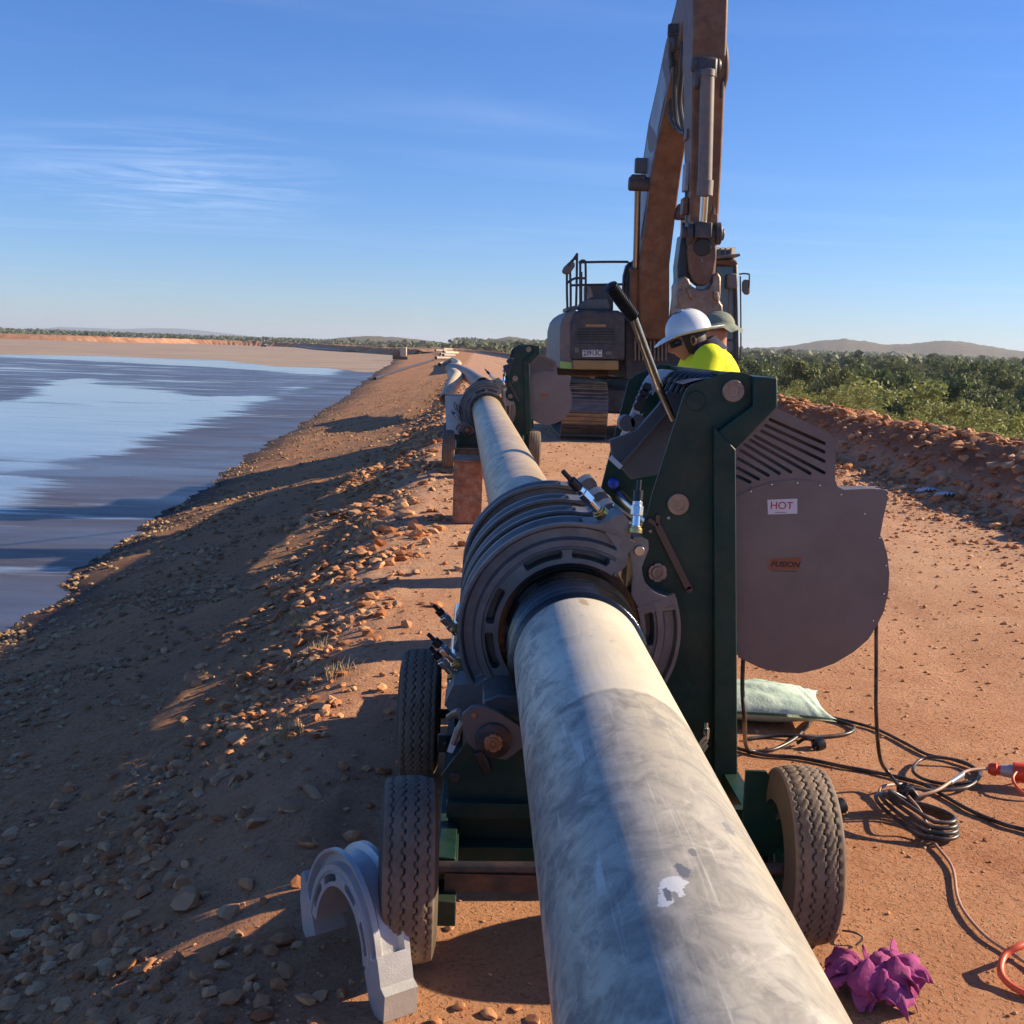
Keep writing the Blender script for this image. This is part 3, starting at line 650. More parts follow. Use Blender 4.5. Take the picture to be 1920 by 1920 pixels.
for (a, b, sz, lab, sc) in ((350, 1690, .085, 'big flat shaded slab beside the foot of the embankment, left of the loose clamp', (1.2, .9, .6)),
                         (450, 1390, .075, 'large sunlit red rock above the shaded ground left of the wheels', (1.2, .9, .7)),
                         (375, 1475, .06, 'long sunlit red stone lying just below the largest sunlit rock', (1.5, .7, .6)),
                         (505, 1265, .045, 'pale square stone at the top of the sunlit patch', (1, .9, .9)),
                         (607, 1325, .05, 'flat pale orange stone alone on the bare dirt by the wheel', (1.3, .8, .6)),
                         (130, 1480, .042, 'yellowish stone catching the sun in the deep shade', (1, 1, .9)),
                         (245, 1490, .03, 'small ochre stone in the shade near the slope', (1, 1, 1)),
                         (1590, 781, .20, 'largest pale orange boulder on top of the berm', (1.3, .9, .9)),
                         (780, 1075, .05, 'rounded orange stone lit by the sun left of the clamps', (1, .9, .9)),
                         (588, 1490, .035, 'narrow sunlit stone left of the front wheel', (1.5, .8, .5))):
    p = gp(a, b) if not (1500 < a) else at(a, b+10, 19.5)
    if 1500 < a: p = Vector((p.x, p.y, hz(p.x, p.y)))
    rock(p, sz, lab, sc=sc)
# stones at the front right foot of the loose clamp
for (a, b, sz) in ((860, 1890, .022), (915, 1903, .026), (820, 1918, .018), (968, 1893, .016), (1000, 1915, .021), (640, 1865, .018), (700, 1855, .015), (600, 1870, .022)):
    rock(gp(a, b), sz, 'small angular stone in the sunlight beside the loose clamp', 'stones beside the loose clamp')

# ------------------------------------------------------------------ polyethylene pipes being joined
def pipemat(name, a, b, c, bands):
    m = bpy.data.materials.new(name); m.use_nodes = True; t = m.node_tree; p = t.nodes['Principled BSDF']; l = t.links.new
    tc_ = N(t, 'ShaderNodeTexCoord'); O = tc_.outputs['Object']; s = N(t, 'ShaderNodeSeparateXYZ'); l(O, s.inputs[0])
    def noise(sc, st=(1, 1, 1), d=6., r=.6, dist=0.):
        mp = N(t, 'ShaderNodeMapping'); mp.inputs['Scale'].default_value = st; l(O, mp.inputs[0])
        n = N(t, 'ShaderNodeTexNoise', i_Scale=sc, i_Detail=d, i_Roughness=r, i_Distortion=dist); l(mp.outputs[0], n.inputs['Vector']); return n.outputs[0]
    def mr(x, a_, b_, c_=0., d_=1.):
        n = N(t, 'ShaderNodeMapRange'); l(x, n.inputs[0])
        for i, q in zip((1, 2, 3, 4), (a_, b_, c_, d_)): n.inputs[i].default_value = q
        return n.outputs[0]
    def mix(f, a_, b_):
        n = N(t, 'ShaderNodeMix', data_type='RGBA'); l(f, n.inputs[0])
        for i, q in ((6, a_), (7, b_)):
            if isinstance(q, tuple): n.inputs[i].default_value = (*q, 1)
            else: l(q, n.inputs[i])
        return n.outputs[2]
    def mul(x, y):
        n = N(t, 'ShaderNodeMath', operation='MULTIPLY')
        for i, q in enumerate((x, y)):
            if isinstance(q, float): n.inputs[i].default_value = q
            else: l(q, n.inputs[i])
        return n.outputs[0]
    def add(x, y):
        n = N(t, 'ShaderNodeMath', operation='ADD'); l(x, n.inputs[0])
        if isinstance(y, float): n.inputs[1].default_value = y
        else: l(y, n.inputs[1])
        return n.outputs[0]
    col = mix(mr(noise(2.2, (1, .6, 1), 5., .6, .6), .35, .66), a, b)
    big = mr(noise(11., (1, .75, 1), 10., .70, .7), .44, .62)
    if bands:   # the last half metre before the joint has been scraped clean
        edge = add(s.outputs[1], mul(noise(9., (1, 1, 1), 5., .7), .11)); dirty = mr(edge, bands+.055, bands+.035)
        col = mix(mul(dirty, .42), col, c); col = mix(mul(big, mr(dirty, 0, 1, .05, .80)), col, c)
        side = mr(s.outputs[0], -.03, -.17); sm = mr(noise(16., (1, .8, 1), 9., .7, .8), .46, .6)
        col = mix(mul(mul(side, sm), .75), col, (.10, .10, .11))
        vo = N(t, 'ShaderNodeTexVoronoi', feature='DISTANCE_TO_EDGE', i_Scale=11., i_Randomness=1.); mp = N(t, 'ShaderNodeMapping'); mp.inputs['Scale'].default_value = (1, .8, 1)
        nd = N(t, 'ShaderNodeTexNoise', i_Scale=6., i_Detail=3.); l(O, nd.inputs['Vector']); vm_ = N(t, 'ShaderNodeVectorMath', operation='MULTIPLY_ADD'); l(nd.outputs[1], vm_.inputs[0]); vm_.inputs[1].default_value = (.35, .35, .35); l(O, vm_.inputs[2]); l(vm_.outputs[0], mp.inputs[0]); l(mp.outputs[0], vo.inputs['Vector'])
        ring_ = mul(mr(vo.outputs[0], .13, .015), mr(noise(7., (1, .8, 1), 6.), .44, .56)); col = mix(mul(mul(ring_, .5), dirty), col, (.27, .25, .22))
        sp_ = mr(noise(85., (1, .6, 1), 6., .7), .66, .70); col = mix(mul(mul(sp_, .7), mr(noise(6.), .45, .6)), col, (.10, .095, .09))
        lp_ = mul(mr(noise(9., (1, .8, 1), 7., .65, 1.2), .58, .63), dirty); col = mix(mul(lp_, .28), col, (.68, .63, .53))
        fl = mul(mr(noise(21., (1, .5, 1), 10., .72, .5), .60, .66), mr(noise(3.3, (1, 1, 1), 4.), .45, .6)); col = mix(mul(fl, .5), col, (.17, .16, .15))
        dr = mr(noise(60., (1.6, .035, 1.6), 5., .6), .60, .72); col = mix(mul(dr, .42), col, (.74, .70, .62)); dk_ = mul(mr(noise(95., (1.5, .02, 1.5), 4., .6), .64, .70), mr(noise(2.5), .42, .6)); col = mix(mul(dk_, .45), col, (.16, .15, .14))
        scr = mul(mr(noise(34., (1, .05, 1), 4., .5, .3), .66, .70), mr(noise(3., (1, 1, 1)), .5, .6)); col = mix(mul(scr, .55), col, (.72, .70, .66))
        # rubbed spots
        for (q, r_, cc, am) in ((onpipe(1266, 1658), .025, (.78, .77, .75), .9), (onpipe(1247, 1684), .019, (.78, .77, .75), .9), (onpipe(1280, 1632), .017, (.16, .16, .17), .92), (onpipe(1252, 1678), .012, (.16, .16, .17), .92), (onpipe(1300, 1600), .010, (.2, .19, .18), .9), (onpipe(1092, 1128), .028, (.42, .26, .15), .7), (onpipe(1365, 1552), .016, (.2, .19, .18), .8)):
            v = N(t, 'ShaderNodeVectorMath', operation='SUBTRACT'); l(O, v.inputs[0]); v.inputs[1].default_value = tuple(q-PN)
            mq = N(t, 'ShaderNodeMapping'); mq.inputs['Rotation'].default_value = (0, 0, R(-28)); mq.inputs['Scale'].default_value = (1.5, .62, .8); l(v.outputs[0], mq.inputs[0])
            ln = N(t, 'ShaderNodeVectorMath', operation='LENGTH'); l(mq.outputs[0], ln.inputs[0])
            dd = add(ln.outputs[1], mul(add(noise(44., d=5.), -.5), r_*2.6)); col = mix(mul(mr(dd, r_*.92, r_*.84), am), col, cc)
    else:
        col = mix(mul(big, .6), col, c); st_ = mul(mr(noise(7., (3, .6, .6), 8., .6, .9), .55, .62), .5); col = mix(st_, col, (.34, .27, .19))
    l(col, p.inputs['Base Color'])
    p.inputs['Roughness'].default_value = .42; l(mr(big, 0, 1, .34, .52), p.inputs['Roughness']); p.inputs['Specular IOR Level'].default_value = .45
    bp = N(t, 'ShaderNodeBump', i_Strength=.5, i_Distance=.0012); l(noise(40., (1, .12, 1)), bp.inputs['Height']); l(bp.outputs[0], p.inputs['Normal'])
    return m
PN = Vector((.335, 0, .70)); PR = .2
def onpipe(px, py):
    d = ray(px, py); lo_, best = .5, None
    a_ = d.x*d.x+d.z*d.z; b_ = -2*(d.x*.335+d.z*(.70-CZ)); c_ = .335**2+(.70-CZ)**2-.2**2; t_ = (-b_-math.sqrt(max(0, b_*b_-4*a_*c_)))/(2*a_)
    return Vector((d.x*t_, d.y*t_, CZ+d.z*t_))
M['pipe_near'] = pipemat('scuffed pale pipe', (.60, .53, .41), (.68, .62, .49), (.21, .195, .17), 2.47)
M['pipe_far'] = pipemat('dusty tan pipe', (.40, .29, .17), (.50, .38, .25), (.23, .20, .17), None)
pr = thing('near_pipe', PN, 'thick pale grey pipe running from the bottom of the photo into the nearer clamp', 'pipe')
def shell(r, y0, y1, th=.022, n=96, c=(.335, .70)):
    g_ = G(); g_.lathe((c[0], 0, c[1]), (0, 1, 0), [(r, y0), (r, y1), (r-th, y1), (r-th, y0)], n, True); return g_
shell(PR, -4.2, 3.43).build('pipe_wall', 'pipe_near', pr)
g_ = G(); g_.lathe((.335, 0, .70), (0, 1, 0), [(PR+.0012, 3.40)] + [(PR+.012+.007*math.sin(k*1.1)+.003*math.sin(k*2.7), 3.405+k*.012) for k in range(36)] + [(PR+.005, 3.86)], 96)
g_.build('black_sleeve', 'blackgloss', pr, sharp=80)
a0 = Vector((.335, 3.86, .701)); a1 = Vector((.135, 15.3, .79)); ad_ = (a1-a0).normalized()
pf = thing('far_pipe', a0, 'dusty tan pipe stretching between the two green welding machines', 'pipe')
g_ = G(); LN = (a1-a0).length
g_.lathe(a0, ad_, [(PR, 0.01), (PR, LN+1.1), (PR-.022, LN+1.1), (PR-.022, .01)], 96, True); g_.build('pipe_wall', 'pipe_far', pf)
# a stick of pipe feeding the far machine from behind
pb = thing('joined_pipe', (.13, 16.6, .79), 'short tan end of pipe leaving the far clamp towards the excavator', 'pipe')
g_ = G(); g_.lathe((.13, 16.6, .79), (-.012, 1, -.02), [(PR, 0), (PR, 2.6), (PR-.022, 2.6), (PR-.022, 0)], 64, True); g_.build('pipe_wall', 'pipe_far', pb)

# ------------------------------------------------------------------ tyre
def tyre_grid(r=.245, wd=.15, nt_=420, nw=46):
    A = np.zeros((nt_, nw, 3)); th = np.arange(nt_)/nt_*2*pi
    prof = []
    for j in range(nw):
        u = -1+2*j/(nw-1); prof.append(u)
    for j, u in enumerate(prof):
        a = abs(u)
        if a < .70: rr = r-.010*(u/.7)**2; x = u/.70*wd*.5*.86
        else:
            k = (a-.70)/.30; rr = r-.010-(r*.36)*k**1.15; x = math.copysign(wd*.5*(.86+.17*math.sin(k*pi*.62)), u)
        tread = a < .72; d = np.zeros(nt_)
        if tread:
            xx = x/(wd*.5)
            for gc in (-.66, -.25, .18, .60):
                z = gc+.045*np.sign(np.sin(th*46))*np.minimum(1, 2.2*abs(np.sin(th*46)))
                d = np.maximum(d, np.clip(1-abs(xx-z)/.050, 0, 1)*.0085)
            d = np.maximum(d, .0028*(np.sin(th*46*1+xx*26) > .90)*(abs(xx) < .62))
        else: d = .0015*(np.abs((a-.82)) < .02)*np.ones(nt_)
        A[:, j, 0] = x; A[:, j, 1] = (rr-d)*np.cos(th); A[:, j, 2] = (rr-d)*np.sin(th)
    return A
TG = tyre_grid(); 
def rubmat():
    m = bpy.data.materials.new('tyre rubber'); m.use_nodes = True; t = m.node_tree; p = t.nodes['Principled BSDF']; l = t.links.new
    o = N(t, 'ShaderNodeTexCoord'); n = N(t, 'ShaderNodeTexNoise', i_Scale=9., i_Detail=8., i_Roughness=.7); l(o.outputs['Object'], n.inputs['Vector'])
    r = N(t, 'ShaderNodeMapRange'); r.inputs[1].default_value = .35; r.inputs[2].default_value = .7; l(n.outputs[0], r.inputs[0])
    s = N(t, 'ShaderNodeSeparateXYZ'); l(o.outputs['Object'], s.inputs[0])
    # distance from the axle: the grooves stay clean and black
    y2 = N(t, 'ShaderNodeMath', operation='MULTIPLY'); l(s.outputs[1], y2.inputs[0]); l(s.outputs[1], y2.inputs[1])
    z2 = N(t, 'ShaderNodeMath', operation='MULTIPLY_ADD'); l(s.outputs[2], z2.inputs[0]); l(s.outputs[2], z2.inputs[1]); l(y2.outputs[0], z2.inputs[2])
    sq = N(t, 'ShaderNodeMath', operation='SQRT'); l(z2.outputs[0], sq.inputs[0])
    x2 = N(t, 'ShaderNodeMath', operation='MULTIPLY'); l(s.outputs[0], x2.inputs[0]); l(s.outputs[0], x2.inputs[1])
    pr_ = N(t, 'ShaderNodeMath', operation='MULTIPLY_ADD', i_1=2.4, i_2=0.); l(x2.outputs[0], pr_.inputs[0]); l(sq.outputs[0], pr_.inputs[2])
    gm = N(t, 'ShaderNodeMapRange'); gm.inputs[1].default_value = .2385; gm.inputs[2].default_value = .2425; gm.inputs[3].default_value = .12; l(pr_.outputs[0], gm.inputs[0])
    ab = N(t, 'ShaderNodeMath', operation='ABSOLUTE'); l(s.outputs[0], ab.inputs[0]); sw = N(t, 'ShaderNodeMapRange'); sw.inputs[1].default_value = .064; sw.inputs[2].default_value = .067; l(ab.outputs[0], sw.inputs[0])
    sx_ = N(t, 'ShaderNodeMath', operation='MULTIPLY', i_1=.38); l(sw.outputs[0], sx_.inputs[0]); gx = N(t, 'ShaderNodeMath', operation='MAXIMUM'); l(gm.outputs[0], gx.inputs[0]); l(sx_.outputs[0], gx.inputs[1])
    mul_ = N(t, 'ShaderNodeMath', operation='MULTIPLY'); l(r.outputs[0], mul_.inputs[0]); mul_.inputs[1].default_value = .35
    ad = N(t, 'ShaderNodeMath', operation='ADD', i_1=.42); l(mul_.outputs[0], ad.inputs[0]); ml = N(t, 'ShaderNodeMath', operation='MULTIPLY'); l(ad.outputs[0], ml.inputs[0]); l(gx.outputs[0], ml.inputs[1])
    x = N(t, 'ShaderNodeMix', data_type='RGBA'); x.inputs[6].default_value = (.014, .013, .012, 1); x.inputs[7].default_value = (.33, .24, .17, 1); l(ml.outputs[0], x.inputs[0]); l(x.outputs[2], p.inputs['Base Color'])
    p.inputs['Roughness'].default_value = .75; p.inputs['Specular IOR Level'].default_value = .3; return m
M['tyre'] = rubmat()
g_ = G(); g_.grid(TG, cu=True); TYRE = g_.build('tyre', 'tyre', None, sharp=50)
g_ = G(); g_.lathe((-.055, 0, 0), (1, 0, 0), [(.150, 0), (.158, .012), (.148, .03), (.12, .036), (.115, .07), (.04, .078), (.035, .095), (0, .097)], 40)
g_.lathe((.055, 0, 0), (-1, 0, 0), [(.150, 0), (.158, .012), (.148, .03), (.13, .05), (.12, .1)], 40)
for k in range(5): a = k*2*pi/5; g_.cyl((.01, .062*cos(a), .062*sin(a)), (.04, .062*cos(a), .062*sin(a)), .009, n=6)
RIM = g_.build('wheel', 'rim', None); first_wheel = [True]
def wheel(parent, c, flip, toe=0.):
    if first_wheel[0]: r_, t_ = RIM, TYRE; first_wheel[0] = False
    else:
        r_, t_ = RIM.copy(), TYRE.copy(); COL.objects.link(r_); COL.objects.link(t_)
    r_.parent = parent; r_.location = Vector(c)-rootloc(parent); r_.rotation_euler = (random.uniform(0, 6), 0, (pi if flip else 0)+toe); t_.parent = r_; return r_

# ------------------------------------------------------------------ clamp jaw: cast arc with webs and slots
def jaw_face(g, y, sign, a0, a1, r0=.242, r1=.378, n=220, C=(.335, .70), slots=(), dep=.025):
    """one cast face; angles in degrees clockwise from straight up, seen from the camera"""
    nr = 34; A = np.zeros((n+1, nr, 3))
    for i in range(n+1):
        a = a0+(a1-a0)*i/n
        for j in range(nr):
            r = r0+(r1-r0)*j/(nr-1); d = 0.
            if .322 < r < .366: d = dep*min(1, (r-.322)/.006, (.366-r)/.006)*min(1, max(0, (a-a0-6)/3), max(0, (a1-6-a)/3))
            if .289 < r < .297: d = max(d, .006)
            for (s0, s1) in slots:
                if s0 < a < s1:
                    e = min(a-s0, s1-a)*pi/180*.273; q = .014; half = q if e > q else math.sqrt(max(0, q*q-(q-e)**2))
                    if abs(r-.273) < half: d = .07
            rr = r if True else 0
            A[i, j] = (C[0]+rr*math.sin(R(a)), y+sign*d, C[1]+rr*math.cos(R(a)))
    g.grid(A)
def jaw(name, parent, y0, y1, a0, a1, mt='castalu', slots=(), ears=(), C=(.335, .70), rad=(.242, .378), rim=True):
    g = G(); jaw_face(g, y0, 1, a0, a1, rad[0], rad[1], C=C, slots=slots); jaw_face(g, y1, -1, a0, a1, rad[0], rad[1], n=120, C=C)
    n = 100; A = []
    w_ = y1-y0
    prof = [(rad[0], 0), (rad[0], w_)]; prof2 = [(rad[1], 0), (rad[1], w_*.16), (rad[1]-.022, w_*.26), (rad[1]-.026, w_*.5), (rad[1]-.022, w_*.74), (rad[1], w_*.84), (rad[1], w_)]
    for pf_ in (prof, prof2):
        g.grid([[(C[0]+r*math.sin(R(a0+(a1-a0)*i/n)), y0+d, C[1]+r*math.cos(R(a0+(a1-a0)*i/n))) for r, d in pf_] for i in range(n+1)])
    for a in (a0, a1):
        s, c = math.sin(R(a)), math.cos(R(a)); g.add([(C[0]+r*s, y0+d, C[1]+r*c) for r, d in prof[::-1]+prof2], [tuple(range(2+len(prof2)))])
    for poly in ears: g.ext(poly, y0+.0015, y1-.0015)
    o = g.build(name, mt, parent, sharp=38, fix=True); return o
def stud(parent, p0, p1, R_=.02, name='clamp_bolt', capm='brass'):
    """threaded stud: flanged washer, hex nut, body, black tip"""
    p0 = Vector(p0); p1 = Vector(p1); d = p1-p0; q = lambda t: p0+d*t
    g = G(); g.k = 0; g.cyl(q(0), q(.09), R_*1.15, n=24); g.cyl(q(.09), q(.13), R_*.95, n=24)
    g.k = 1; g.cyl(q(.13), q(.33), R_*.72, n=24); g.cyl(q(.33), q(.52), R_*1.0, n=6); g.cyl(q(.52), q(.60), R_*.8, n=6)
    g.k = 2; g.cyl(q(.60), q(.80), R_*.78, n=12); g.cyl(q(.80), q(1), R_*.38, n=12)
    return g.build(name, [capm, 'chrome', 'blackpl'], parent, bevel=.0012)

Y1 = 3.74
def welding_machine(label):
    r = thing('pipe_welding_machine', (.335, 4.4, 0), label, 'welding machine', 'pipe welding machines on the dam road')
    PY_ = 3.86
    # front side plate
    plate = xz([(1215, 960), (1222, 929), (1283, 738), (1288, 728), (1300, 720), (1352, 702), (1369, 697), (1392, 698), (1412, 705), (1440, 720), (1440, 775), (1378, 843), (1380, 1260), (1383, 1510), (1330, 1512), (1250, 1430), (1190, 1400), (1180, 1050)], PY_)
    g = G(); g.ext(plate, PY_, PY_+.012); g.build('side_plate', 'green', r, bevel=.002)
    # box column and head box
    g = G(); col = xz([(1339, 800), (1380, 843), (1383, 1500), (1340, 1500)], PY_-.04); g.ext(col, PY_-.04, PY_-.0015); g.build('column', 'green', r, bevel=.004)
    hd = xz([(1412, 706), (1458, 708), (1458, 764), (1378, 844), (1342, 812), (1412, 760)], PY_-.03); g = G(); g.ext(hd, PY_-.03, 5.22); g.build('top_beam', 'green', r, bevel=.005)
    g = G(); tb = xz([(1372, 698), (1412, 705), (1412, 712), (1372, 706)], PY_); g.ext(tb, PY_+.013, 5.13); g.build('top_cover', 'green', r, bevel=.001)
    # rear side plate
    rp = xz([(1112, 960), (1125, 922), (1178, 715), (1190, 704), (1237, 683), (1262, 684), (1300, 697), (1300, 1000), (1300, 1180), (1112, 1180)], 5.14)
    g = G(); g.ext(rp, 5.14, 5.152); g.build('side_plate', 'green', r, bevel=.002)
    # white arched panel with two slots, grey trough, shroud
    wp = [(1090+a/9.6, 680+b/9.6) for a, b in ((1230, 200), (1320, 150), (1450, 118), (1600, 128), (1800, 168), (1720, 176), (1560, 215), (1450, 300), (1390, 420), (1240, 660), (1150, 850), (1040, 1060), (1030, 985), (930, 975), (905, 1170), (870, 1250), (700, 1320), (850, 1000), (1000, 640), (1110, 370), (1160, 290))]
    g = G(); g.ext(xz(wp, 4.92), 4.92, 4.932); pw = g.build('arched_panel', 'white', r)
    cg = G(); cg.ext(xz([(1090+a/9.6, 680+b/9.6) for a, b in ((1265, 520), (1285, 600), (1230, 740), (1130, 900), (1075, 945), (1050, 900), (1070, 800), (1190, 620))], 4.92), 4.9, 4.95)
    try: cut(pw, cg)
    except Exception as e: print('cut', e)
    g = G()
    for a, b, c_, d_ in ((1150, 420, 1010, 760), (1180, 450, 1060, 700)): g.bar(at(1090+a/9.6, 680+b/9.6, 4.90), at(1090+c_/9.6, 680+d_/9.6, 4.90), .03, .02)
    for a, b in ((1160, 440), (1110, 540), (1060, 650), (1010, 780)): p = at(1090+a/9.6, 680+b/9.6, 4.9); g.cyl(p, p-Vector((0, .04, 0)), .022, n=6)
    g.build('linkage', 'darksteel', r, bevel=.002)
    gs = [(1090+a/9.6, 680+b/9.6) for a, b in ((520, 1400), (690, 1335), (880, 1280), (1010, 1200), (1380, 780), (1640, 400), (1900, 230), (2100, 200), (2100, 900), (1720, 1000), (1430, 2000), (900, 2100), (720, 1900), (660, 1830), (550, 1640))]
    g = G(); g.ext(xz(gs, 4.62), 4.62, 4.66); g.ext(xz([(1090+a/9.6, 680+b/9.6) for a, b in ((1500, 930), (1540, 900), (700, 1880), (660, 1850))], 4.60), 4.585, 4.615); g.build('trough_cover', 'greysheet', r, bevel=.003)
    g = G(); A = []
    for k in range(11):
        a = R(-24+k*5.0); A.append([(.86+.0+.33*math.sin(a), y_, 1.255+.31*math.cos(a)) for y_ in (4.05, 4.3, 4.55)])
    g.grid(A); g.build('ribbed_hood', 'darksteel', r)
    g = G()
    for k in range(8): p = at(1262+k*10, 702+1.2*k, 4.35-.03*k); g.tube([p+Vector((-.045, 0, -.06)), p+Vector((-.01, 0, .0)), p+Vector((.05, 0, .012))], .008, 6, 4)
    g.build('hood_rib', 'blackpl', r)
    g = G(); g.bar(at(1090+515/9.6, 680+1700/9.6, 4.55), at(1090+715/9.6, 680+1885/9.6, 4.55), .012, .020); g.build('edge_strip', 'white', r)
    for a, b in ((780, 1070), (965, 1040)): p = at(1090+a/9.6, 680+b/9.6, 4.85); g = G(); g.cyl(p, p-Vector((0, .09, 0)), .034, n=6 if a > 900 else 20); g.build('spacer', 'greysheet', r, bevel=.002)
    p = at(1150, 906, 5.13); g = G(); g.lathe(p, (0, -1, 0), [(.026, 0), (.026, .012), (.020, .028), (.010, .034), (0, .035)], 24); g.build('valve_cap', 'bluep', r)
    # bosses
    for a, b, rr in ((1374, 733, .0375), (1271, 945, .0375)):
        p = at(a, b, PY_); f = PY_-p.y
        g = G(); g.lathe(p, (0, -1, 0), [(rr, 0), (rr, .011), (rr-.002, .013), (rr*.55, .013), (rr*.53, .010), (0, .010)], 40)
        for k in range(6): q = R(20+60*k); c_ = p+Vector((rr*.76*cos(q), -.013, rr*.76*sin(q))); g.lathe(c_, (0, -1, 0), [(.0052, 0), (.0052, .0015), (.003, .0015), (.003, -.001), (0, -.001)], 10)
        g.build('pivot_cap', 'bronze', r)
    def locknut(p, rr, m, nm='lock_nut'):
        pr_ = []; n = 60
        for i in range(n):
            a = 2*pi*i/n; k = (a/(2*pi)*6) % 1; pr_.append((p.x+(rr if k > .16 else rr*.86)*cos(a), p.z+(rr if k > .16 else rr*.86)*sin(a)))
        g = G(); g.ext(pr_, p.y-.016, p.y); g.lathe(p-Vector((0, .016, 0)), (0, -1, 0), [(rr*.7, 0), (rr*.62, .006), (rr*.45, .006), (rr*.42, -.004), (rr*.25, -.004), (rr*.2, .003), (0, .003)], 30); g.build(nm, m, r, bevel=.0012)
    locknut(at(1232, 1072, PY_), .033, 'bronze')
    p = at(1305, 752, PY_); g = G(); g.lathe(p, (0, -1, 0), [(.036, 0), (.036, .002), (.033, .0035), (.031, .001), (0, .001)], 36); g.build('plug', 'green', r)
    for a, b in ((1253, 971), (1219, 996)): p = at(a, b, PY_); g = G(); g.lathe(p, (0, -1, 0), [(.006, 0), (.006, .004), (.003, .006), (0, .006)], 12); g.build('cap_screw', 'steel', r)
    # flat spanner hooked on the plate
    g = G(); p0 = at(1232, 985, PY_); p1 = at(1291, 1104, PY_); g.bar(p0+Vector((0, -.012, 0)), p1+Vector((0, -.012, 0)), .007, .025, upv=(1, 0, .4))
    dd = (p1-p0).normalized(); g.cyl(p1+Vector((0, -.0155, 0)), p1+Vector((0, -.0085, 0)), .0125, n=20)
    for s_ in (-1, 1): q = p0-dd*.02+Vector((dd.z*-s_*.018, -.012, dd.x*s_*.018)); g.bar(p0+Vector((0, -.012, 0)), q-dd*.015, .007, .016, upv=(1, 0, .4))
    g.build('spanner', 'spanner', r, bevel=.0015)
    # jaws
    for k, (y0, y1) in enumerate(((Y1, Y1+.17), (4.02, 4.16), (4.34, 4.50), (4.80, 4.95))):
        ear_u = [] ; C = (.335, .70)
        def pol(a, q): return (C[0]+q*math.sin(R(a)), C[1]+q*math.cos(R(a)))
        e1 = [pol(5, .376), pol(11, .382), pol(15, .398), pol(19, .432), pol(21.5, .442), pol(24.5, .432), pol(27.5, .409), pol(30.5, .372), pol(33, .338), pol(34.5, .318), pol(37, .30), pol(35, .243), pol(26, .33), pol(16, .366)]
        e2 = [pol(-127, .245), pol(-124, .33), pol(-119, .378), pol(-116, .43), pol(-122, .49), pol(-129, .485), pol(-139, .43), pol(-140, .36), pol(-134, .26)]
        jaw('upper_jaw', r, y0, y1, -127, 33, slots=((-36, -8), (-1, 26), (-84, -58), (-117, -91)), ears=(e1, e2))
        e3 = [pol(30.5, .355), pol(31.5, .388), pol(34.5, .404), pol(38, .408), pol(41, .387), pol(43, .356), pol(45.5, .327), pol(50, .312), pol(55, .305), pol(61, .312), pol(65, .328), pol(70, .366), pol(76, .374), pol(74, .26), pol(66, .245), pol(56, .245), pol(44, .295), pol(37, .325)]
        jaw('lower_jaw', r, y0+.02, y1, 68, 222, slots=((74, 98), (103, 130), (137, 163), (170, 197)), ears=(e3,))
        g = G(); p = Vector((*pol(37.5, .363), 0)); g.cyl((p.x, y0+.004, p.y), (p.x, y1+.01, p.y), .017, n=28); g.build('hinge_pin', 'steel', r, bevel=.0015)
    # reducing liners inside the jaws
    for y0, y1 in ((Y1+.05, Y1+.15), (4.36, 4.48)): g = G(); g.lathe((.335, 0, .70), (0, 1, 0), [(.2035, y0), (.243, y0), (.243, y1), (.2035, y1)], 72, True); g.build('liner_ring', 'blackgloss', r)
    # guide shafts between the jaws
    for a, q in ((46, .44), (-122, .46), (130, .43)):
        g = G(); x_, z_ = .335+q*math.sin(R(a)), .70+q*math.cos(R(a)); g.cyl((x_, 3.90, z_), (x_, 5.13, z_), .022, n=24); g.build('guide_shaft', 'chrome', r)
    # hinge links (bright edges) between upper ear and the lower jaw
    g = G()
    for k in range(5):
        y_ = 3.93+k*.10; g.bar(at(1150, 946, y_)+Vector((0, 0, 0)), at(1197, 978, y_), .03, .012)
    g.build('hinge_link', 'steel', r, bevel=.003)
    # studs
    stud(r, at(1130, 966, 3.80), at(1055, 883, 3.74), .0215)
    stud(r, at(1191, 1000, 3.72), at(1199, 900, 3.76), .021)
    for (a, b, c_, d_, y_) in ((860, 1246, 802, 1188, 3.77), (852, 1268, 806, 1212, 3.90), (855, 1180, 812, 1134, 4.10), (862, 1195, 822, 1150, 4.42)):
        stud(r, at(a, b, y_), at(c_, d_, y_), .019)
    # heater casing
    YH = 3.93
    out = [(1360, 800), (1445, 762), (1466, 770), (1530, 800), (1550, 810), (1561, 818), (1567, 832), (1566, 900), (1571, 913), (1582, 918), (1632, 916), (1658, 918), (1665, 924), (1664, 934), (1655, 975), (1650, 1003), (1655, 1012), (1663, 1040), (1667, 1075), (1665, 1110), (1657, 1145), (1646, 1168), (1628, 1198), (1600, 1222), (1565, 1243), (1535, 1254), (1500, 1262), (1460, 1260), (1425, 1252), (1400, 1240), (1384, 1232), (1384, 1228), (1340, 1215), (1320, 1000)]
    g = G(); g.ext(xz(out, YH), YH, YH+.004); front = g.build('heater_cover', 'sheet', r)
    cg = G()
    def px2(a, b): return (1100+a/3.2, 660+b/3.2)
